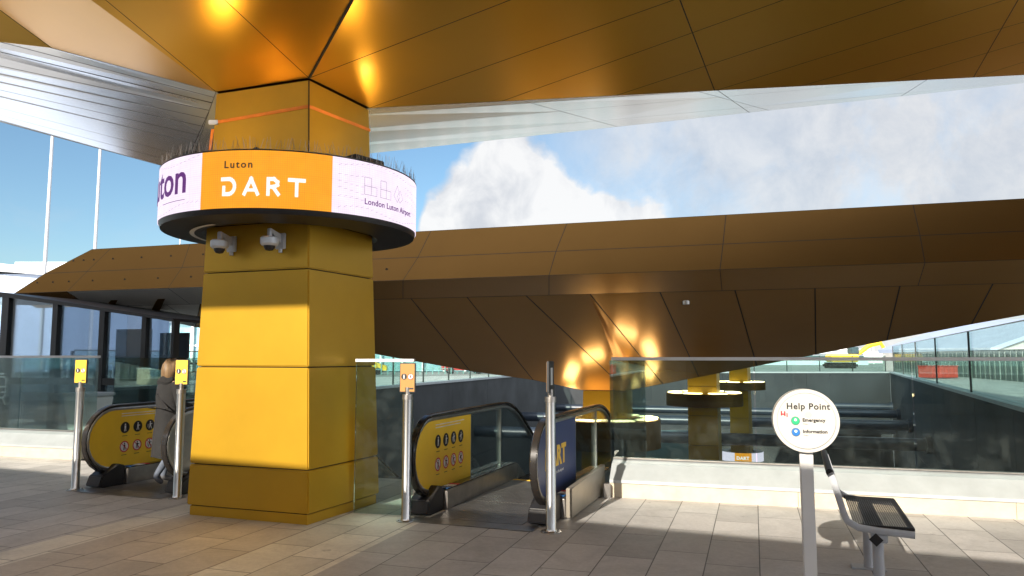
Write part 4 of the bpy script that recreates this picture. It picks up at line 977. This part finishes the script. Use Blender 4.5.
# ------------------------------------------------------------------ litter bin at left
pb = atz(80, 446); 
bo = empty('litter_bin', (pb.x, pb.y+.2, 0), -PHI, 'white tapered litter bin behind the leftmost post sign', 'bin')
bm = B(); prism(bm, [(-.20, -.2, 0), (.20, -.2, 0), (.20, .2, 0), (-.20, .2, 0)], [(-.31, -.28, .88), (.31, -.28, .88), (.31, .28, .88), (-.31, .28, .88)], bev=.02); obj('body', bm, 'white', bo)
bm = B(); box(bm, -.33, .33, -.30, .30, .885, .95, .015); obj('lid', bm, 'post', bo)
# ------------------------------------------------------------------ glass building at left
GB0 = at(-60, 430, 15.5); GB0.z = 0
gbd = empty('glass_building', (-10, 16, 0), 0, 'black-framed glass entrance building at the left behind the barrier', 'building')
UG = Vector((math.cos(R(12)), -math.sin(R(12)), 0)); VG = Vector((math.sin(R(12)), math.cos(R(12)), 0))
gp = at(102, 400, 15.5); gp.z = 0
def gx(px):     # point of the facade at image column px
    k = (px-512)/F; n = VG; t = gp.dot(n)/(Vector((k*1.003, 1, 0)).dot(n)); p = Vector((k*1.003, 1, 0))*t; return p
cols_px = [-150, -75, 8, 58, 105, 147, 176]
wdt_px = [6, 6, 8, 6, 6, 5, 3]
tops = lambda p: EYE+(357-(297+.145*max(0, ((p.x/p.y)*F+512))))/F*p.y+.02 if True else 0
for i, px in enumerate(cols_px):
    c_ = gx(px); hw = wdt_px[i]/F*c_.y/2; bm = B(); zt_ = tops(c_)
    prism(bm, [c_-UG*hw-VG*.06, c_+UG*hw-VG*.06, c_+UG*hw+VG*.12, c_-UG*hw+VG*.12], [p+ZV*zt_ for p in (c_-UG*hw-VG*.06, c_+UG*hw-VG*.06, c_+UG*hw+VG*.12, c_-UG*hw+VG*.12)]); obj('post', bm, 'frame', gbd, world=True)
for i in range(len(cols_px)-1):
    a, b = gx(cols_px[i]), gx(cols_px[i+1]); za, zb_ = tops(a), tops(b); bm = B()
    prism(bm, [a+ZV*.05, b+ZV*.05, b+ZV*zb_, a+ZV*za], [p+VG*.02 for p in (a+ZV*.05, b+ZV*.05, b+ZV*zb_, a+ZV*za)]); obj('window', bm, 'window', gbd, world=True)
    bm = B(); prism(bm, [a-VG*.05+ZV*1.02, b-VG*.05+ZV*1.02, b-VG*.05+ZV*1.16, a-VG*.05+ZV*1.16], [p+VG*.15 for p in (a-VG*.05+ZV*1.02, b-VG*.05+ZV*1.02, b-VG*.05+ZV*1.16, a-VG*.05+ZV*1.16)]); obj('transom', bm, 'frame', gbd, world=True)
a, b = gx(-150), gx(178); za, zb_ = tops(a), tops(b); m_ = gx(8); zm = tops(m_); bm = B()
for p, q, zp, zq in ((a, m_, za, zm), (m_, b, zm, zb_)):
    prism(bm, [p-VG*.25+ZV*zp, q-VG*.12+ZV*zq, q-VG*.12+ZV*(zq+.06), p-VG*.25+ZV*(zp+.09)], [r_+VG*3.0 for r_ in (p-VG*.25+ZV*zp, q-VG*.12+ZV*zq, q-VG*.12+ZV*(zq+.06), p-VG*.25+ZV*(zp+.09))])
obj('roof', bm, 'frame', gbd, world=True)
b3 = gx(70); bm = B(); prism(bm, [a+VG*3.0, b3+VG*3.0, b3+VG*3.05, a+VG*3.05], [p+ZV*.9 for p in (a+VG*3.0, b3+VG*3.0, b3+VG*3.05, a+VG*3.05)]); obj('inner_wall', bm, 'conc_l', gbd, world=True)
bm = B(); q = gx(75)+VG*2.6
for px, w_, hh_ in ((20, 1.0, 2.3), (70, .8, 2.2)): q = gx(px)+VG*2.9; prism(bm, [q, q+UG*w_, q+UG*w_+VG*.06, q+VG*.06], [p+ZV*hh_ for p in (q, q+UG*w_, q+UG*w_+VG*.06, q+VG*.06)])
obj('inner_door', bm, 'frame', gbd, world=True)
# tram pictogram on the glass at the frame edge
bm = B(); c_ = at(3, 389, 15.2)-VG*.08
def gst(pts, w_=.035):
    for (x0, y0), (x1, y1) in zip(pts, pts[1:]):
        d = Vector((x1-x0, y1-y0)).normalized()*w_/2; n = Vector((-d.y, d.x)); P_ = lambda x, y: c_+UG*x+ZV*y
        bm.faces.new([bm.verts.new(P_(*t)) for t in ((x0-d.x+n.x, y0-d.y+n.y), (x1+d.x+n.x, y1+d.y+n.y), (x1+d.x-n.x, y1+d.y-n.y), (x0-d.x-n.x, y0-d.y-n.y))])
gst([(-.14, -.12), (-.14, .20), (-.08, .25), (.08, .25), (.14, .20), (.14, -.12), (.08, -.17), (-.08, -.17), (-.14, -.12)]); gst([(-.14, .05), (.14, .05)]); gst([(-.08, -.18), (-.15, -.30)]); gst([(.08, -.18), (.15, -.30)]); gst([(-.06, .31), (.06, .31)]); gst([(.05, -.06), (.09, -.06)]); gst([(-.09, -.06), (-.05, -.06)])
gobj = obj('train_symbol', bm, 'inkw', gbd, world=True)
# ------------------------------------------------------------------ larger grey building at far left
M['bluegrey'] = mat('blue_grey_cladding', (.36, .43, .56), .5, .2, .05, .5)
gg = empty('hangar', (-30, 40, 0), 0, 'blue-grey clad building with a white roof edge at the far left', 'building')
A_, B2 = at(-120, 300, 36), at(62, 300, 36)
def wallbox(root, name, px0, px1, y0px, y1px, Y, depth, m):
    a = at(px0, y1px, Y); b = at(px1, y0px, Y); bm = B(); box(bm, a.x, b.x, Y, Y+depth, a.z, b.z); return obj(name, bm, m, root, world=True)
wallbox(gg, 'wall', -160, 58, 274, 372, 36, 12, 'bluegrey')
bm = B(); a0, a1 = at(-160, 246, 35.6), at(60, 270, 35.6); b0_, b1 = at(-160, 258, 35.6), at(60, 276, 35.6)
prism(bm, [b0_, b1, a1, a0], [p+Vector((0, 12.5, 0)) for p in (b0_, b1, a1, a0)]); obj('roof_edge', bm, 'white', gg, world=True)
bm = B(); a0, a1 = at(15, 262, 46), at(110, 262, 46); prism(bm, [a0-ZV*9, a1-ZV*9, a1, a0], [p+Vector((0, 8, 0)) for p in (a0-ZV*9, a1-ZV*9, a1+ZV*.2, a0+ZV*.2)]); obj('rear_block', bm, 'white', gg, world=True)
# flag poles / lighting masts
for (x0, y0, x1, y1, Y, lab) in ((57, 134, 47, 300, 34, 'leftmost thin white mast rising behind the far canopy'), (105, 150, 97, 290, 38, 'thin white mast second from the left'), (181, 220, 178, 290, 46, 'shorter thin white mast just left of the pillar')):
    a = at(x0, 60 if y0 < 200 else y0, Y); bm = B(); tube(bm, [(a.x, Y, 0), (a.x, Y, a.z)], [.10, .06] if y0 < 200 else [.06, .045], 10)
    r_ = empty('mast', (a.x, Y, 0), 0, lab, 'mast', 'thin masts at the left'); obj('pole', bm, 'post', r_, True, world=True)
    bm = B(); tube(bm, [(a.x, Y, 0), (a.x, Y, .3)], .2, 10); obj('base', bm, 'post', r_, world=True)
# palisade fence and pale platform seen behind the left escalator
def fence(p, q, h_, label, n, m='post', z0=0, rails=(.25, .9), wb=.03):
    p, q = Vector(p), Vector(q); d = q-p; L = d.length; d.normalize(); nn_ = Vector((-d.y, d.x, 0)); o_ = empty('fence', p, 0, label, 'fence')
    bm = B()
    for i in range(n+1):
        c_ = p+d*L*i/n; prism(bm, [c_-d*wb/2, c_+d*wb/2, c_+d*wb/2+nn_*wb, c_-d*wb/2+nn_*wb], [v+ZV*h_ for v in (c_-d*wb/2, c_+d*wb/2, c_+d*wb/2+nn_*wb, c_-d*wb/2+nn_*wb)])
    obj('pales', bm, m, o_, world=True); bm = B()
    for r_ in rails: strip(bm, p, q, nn_, [(wb+.002, h_*r_), (wb+.002, h_*r_+.06), (wb+.05, h_*r_+.06), (wb+.05, h_*r_)])
    obj('rail', bm, m, o_, world=True)
fence((-26, 27, 0), (-9.2, 24.5, 0), 1.5, 'pale grey palisade fence seen through the glass behind the left escalator', 90)
bm = B(); box(bm, -28, -8.9, 23.2, 24.2, 0, .45); tag(obj('platform', bm, 'conc_l'), 'long pale concrete step in front of the palisade fence at the left', 'step')
M['mesh_green'] = mat('green_mesh', (.20, .38, .36), .7, 0, .1, 3)
# ------------------------------------------------------------------ middle background: pale teal glazed hall with white columns
mh = empty('glazed_hall', (-8, 75, 0), 0, 'long pale glazed hall with white columns beyond the left retaining wall', 'building')
M['hallglass'] = mat('hall_glazing', (.30, .50, .54), .15, .3, .15, .8, col2=(.16, .33, .38))
bm = B(); box(bm, -60, 13, 78, 92, .1, 5.2); obj('glazing', bm, 'hallglass', mh, world=True)
bm = B(); box(bm, -61, 14, 77, 93, 5.2, 5.7); box(bm, -60, 13, 77.9, 77.99, 2.7, 2.9); obj('roof_edge', bm, 'white', mh, world=True)
for k in range(34):
    x = -60+k*2.2; bm = B(); box(bm, x, x+.22, 77.6, 77.88, .1, 5.2); obj('column', bm, 'white', mh, world=True)
fence((-24, 62, 0), (1.5, 73, 0), 1.9, 'light mesh fence standing before the glazed hall', 46, 'mesh_green', wb=.07)
# cars by the hall
def car(x, y, rz, m, label, s=1.0):
    c_ = empty('parked_car', (x, y, 0), rz, label, 'car'); bm = B()
    prof = [(-2.1, .35), (-2.1, .85), (-1.5, .95), (-.9, 1.42), (.7, 1.45), (1.3, .98), (2.05, .82), (2.1, .35)]
    prism(bm, [(x_, -.8, z) for x_, z in prof], [(x_, .8, z) for x_, z in prof], bev=.05); obj('body', bm, m, c_, True)
    bm = B(); prof = [(-1.3, .97), (-.85, 1.36), (.62, 1.39), (1.1, .99)]; prism(bm, [(x_, -.815, z) for x_, z in prof], [(x_, .815, z) for x_, z in prof]); obj('side_window', bm, 'black', c_)
    for wx in (-1.3, 1.3):
        for wy in (-.72, .72):
            bm = B(); tube(bm, [(wx, wy-.1, .32), (wx, wy+.1, .32)], .32, 16); obj('wheel', bm, 'rubber', c_, True)
M['carred'] = mat('red_paint', (.55, .03, .02), .3); M['caryel'] = mat('yellow_paint', (.75, .48, .02), .4); M['redc'] = mat('red_container', (.50, .06, .04), .5, 0, .1, 2)
car(-4.6, 71, .2, 'carred', 'small red car far away under the edge of the far canopy'); car(-13.5, 68, .1, 'caryel', 'yellow car parked beyond the left retaining wall'); 
# ------------------------------------------------------------------ right background
def far_box(name, px0, px1, yt, Y, dep, m, label, cat, roofm='white', zb=0, parts=True):
    a = at(px0, yt, Y); b = at(px1, yt, Y); o_ = empty(name, ((a.x+b.x)/2, Y, 0), 0, label, cat); bm = B(); box(bm, a.x, b.x, Y, Y+dep, zb, a.z); obj('wall', bm, m, o_, world=True)
    bm = B(); box(bm, a.x-.3, b.x+.3, Y-.3, Y+dep+.3, a.z+.002, a.z+.35); obj('roof', bm, roofm, o_, world=True)
    return o_, a, b
M['paleblue'] = mat('pale_blue_cladding', (.50, .58, .60), .5, 0, .06, .3); M['greyglass'] = mat('dark_glazing', (.06, .10, .11), .2, .2)
o_, a, b = far_box('warehouse', 700, 868, 350.5, 150, 30, 'paleblue', 'long white warehouse far beyond the pit behind the excavator', 'warehouse')
bm = B(); box(bm, a.x+1, b.x-1, 149.8, 149.9, 1.2, 2.2); obj('window_band', bm, 'greyglass', o_, world=True)
far_box('warehouse', 862, 905, 353, 190, 30, 'white', 'small white shed right of the excavator', 'shed')
# vertical board fence (grey-green) across the right background
M['hoard'] = mat('hoarding', (.13, .155, .14), .7, 0, .35, 1.1, stretch=(6, 6, .3))
bm = B(); hl = [at(893, 356, 82), at(960, 357, 60), at(1100, 357, 38), at(1350, 357, 28)]
ho = empty('hoarding', (30, 60, 0), 0, 'tall grey-green board hoarding behind the right glass fence', 'hoarding')
for p, q in zip(hl, hl[1:]):
    p = Vector((p.x, p.y, 0)); q = Vector((q.x, q.y, 0)); L = (q-p).length; n = int(L/.5); d = (q-p)/n; nn_ = Vector((-d.y, d.x, 0)).normalized()
    for i in range(n):
        a = p+d*i+d*.02+nn_*(.05*(i % 2)); b = p+d*(i+1)-d*.02+nn_*(.05*(i % 2)); h_ = 1.98
        prism(bm, [a, b, b+nn_*.04, a+nn_*.04], [v+ZV*h_ for v in (a, b, b+nn_*.04, a+nn_*.04)])
obj('boards', bm, 'hoard', ho, world=True); bm = B()
for p, q in zip(hl, hl[1:]):
    p = Vector((p.x, p.y, 0)); q = Vector((q.x, q.y, 0)); d = (q-p).normalized(); nn_ = Vector((-d.y, d.x, 0)); strip(bm, p, q, nn_, [(-.04, 1.985), (-.04, 2.10), (.16, 2.10), (.16, 1.985)])
obj('capping', bm, 'frame', ho, world=True)
# gable roof at far right
a, b, c_ = at(988, 352, 70), at(1180, 352, 70), at(1085, 318, 70)
gr = empty('gabled_shed', (a.x, 70, 0), 0, 'grey gabled shed roof rising over the hoarding at the right edge', 'shed'); bm = B()
loop = [Vector((a.x, 70, 0)), Vector((b.x, 70, 0)), b, c_, a]; prism(bm, loop, [p+Vector((0, 20, 0)) for p in loop]); obj('wall', bm, 'conc_l', gr, world=True)
bm = B(); 
for p, q in ((a, c_), (c_, b)): prism(bm, [p+Vector((0, -.4, 0)), q+Vector((0, -.4, 0)), q+Vector((0, -.4, .4)), p+Vector((0, -.4, .4))], [v+Vector((0, 21, 0)) for v in (p, q, q+ZV*.4, p+ZV*.4)])
obj('roof', bm, 'bluegrey', gr, world=True)
# red container and cream van/box between glass fence and hoarding
cx = at(938, 372, 56); ct = empty('skip_container', (cx.x, 56, 0), .3, 'red steel container behind the right glass fence', 'container')
ct.scale = (.72, .72, .72); bm = B(); box(bm, -1.7, 1.7, -.9, .9, .08, 1.25, .03)
for k in range(9): box(bm, -1.55+k*.36, -1.45+k*.36, -.95, -.905, .15, 1.2)
obj('body', bm, 'redc', ct); bm = B(); box(bm, -1.75, 1.75, -.95, .95, 1.255, 1.33, .01); obj('rim', bm, 'redc', ct)
cx = at(992, 378, 33); vv_ = empty('site_cabin', (cx.x, 26, 0), -.25, 'low cream site cabin with a dark end behind the right glass fence', 'cabin')
bm = B(); box(bm, -1.2, 1.3, -.6, .6, .1, .95, .03); obj('body', bm, 'cream', vv_); bm = B(); box(bm, -1.21, .2, -.625, -.605, .55, .9); obj('window', bm, 'greyglass', vv_)
bm = B(); box(bm, -1.25, 1.35, -.65, .65, .955, 1.0, .01); obj('roof', bm, 'white', vv_)
# excavator
ex = at(868, 356, 105); exo = empty('excavator', (ex.x-1.0, 105, 0), 0, 'yellow excavator with raised arm far beyond the pit at the right', 'excavator')
bm = B(); box(bm, -4.6, -.8, -1.2, 1.2, .9, 2.0, .15); obj('body', bm, 'caryel', exo)
bm = B(); box(bm, -1.9, -.7, -1.1, .1, 2.0, 3.0, .1); obj('cab', bm, 'greyglass', exo)
bm = B(); tube(bm, [(-.8, 0, 1.7), (1.2, 0, 3.2), (3.0, 0, 3.6)], [.3, .34, .26], 6); obj('boom', bm, 'caryel', exo)
bm = B(); tube(bm, [(2.7, 0, 3.9), (3.3, 0, 2.8), (4.0, 0, 1.3)], [.2, .24, .16], 6); obj('stick', bm, 'caryel', exo)
bm = B(); prism(bm, [(3.6, -.5, 1.4), (4.4, -.5, 1.3), (4.2, -.5, .5), (3.5, -.5, .7)], [(3.6, .5, 1.4), (4.4, .5, 1.3), (4.2, .5, .5), (3.5, .5, .7)]); obj('bucket', bm, 'steel_d', exo)
for s_ in (-1, 1):
    bm = B(); box(bm, -5.0, -1.0, s_*1.1-.3, s_*1.1+.3, 0.02, .85, .25); obj('track', bm, 'rubber', exo)
exo.scale = (1.0, 1.0, 1.0)
# far lamp posts
lps = [(822, 340, 120), (915, 338, 110), (936, 342, 130), (952, 341, 150), (988, 345, 90), (1006, 344, 160)]
for i, (px, py, Y) in enumerate([(911, 341, 150), (873, 346, 170), (840, 347, 160), (987, 341, 120), (1005, 345, 170)]):
    a = at(px, py, Y); r_ = empty('lamp_post', (a.x, Y, 0), 0, ['thin white lamp post rising between the fence posts over the hoarding', 'lamp post above the excavator', 'lamp post left of the excavator', 'tallest white lamp post at the right over the hoarding', 'small lamp post rightmost over the tan ridge'][i], 'lamp post', 'far lamp posts')
    bm = B(); tube(bm, [(a.x, Y, 0), (a.x, Y, a.z)], .13, 6); obj('pole', bm, 'white', r_, world=True)
    bm = B(); box(bm, a.x-.5, a.x+.5, Y-.2, Y+.2, a.z, a.z+.35); obj('lantern', bm, 'post', r_, world=True)
# tan ridge on the horizon
M['ridge'] = mat('winter_grass', (.26, .23, .13), .95, 0, .25, .012, col2=(.12, .13, .09))
bm = B(); prev = None
for i in range(120):
    x = -700+i*20; hgt = 5.5+2.2*math.sin(i*.13)+1.2*math.sin(i*.41+1)+random.uniform(-.3, .3)
    v = [bm.verts.new((x, 640, -1)), bm.verts.new((x, 700, hgt)), bm.verts.new((x, 900, hgt+1)), bm.verts.new((x, 1300, -1))]
    if prev:
        for k in range(3): bm.faces.new([prev[k], v[k], v[k+1], prev[k+1]])
    prev = v
tag(obj('hills', bm, 'ridge'), kind='structure')
# small round sensors on the far soffit
for px, py, k in ((531, 317, 'left'), (686, 302, 'right')):
    n = (Lp[6]-Lp[5]).cross(foldR[0]-Lp[5]).normalized() if k == 'left' else (Lp[8]-Lp[7]).cross(foldR[1]-Lp[7]).normalized()
    p = onplane(px, py, Lp[5] if k == 'left' else Lp[7], n); bm = B(); lathe(bm, [(0, p.z-.05), (.07, p.z-.05), (.08, p.z+.05)], 14, c=(p.x, p.y))
    tag(obj('ceiling_sensor', bm, 'steel'), 'small round sensor on the far canopy soffit, %s of the two' % k, 'sensor', 'sensors on the far soffit')
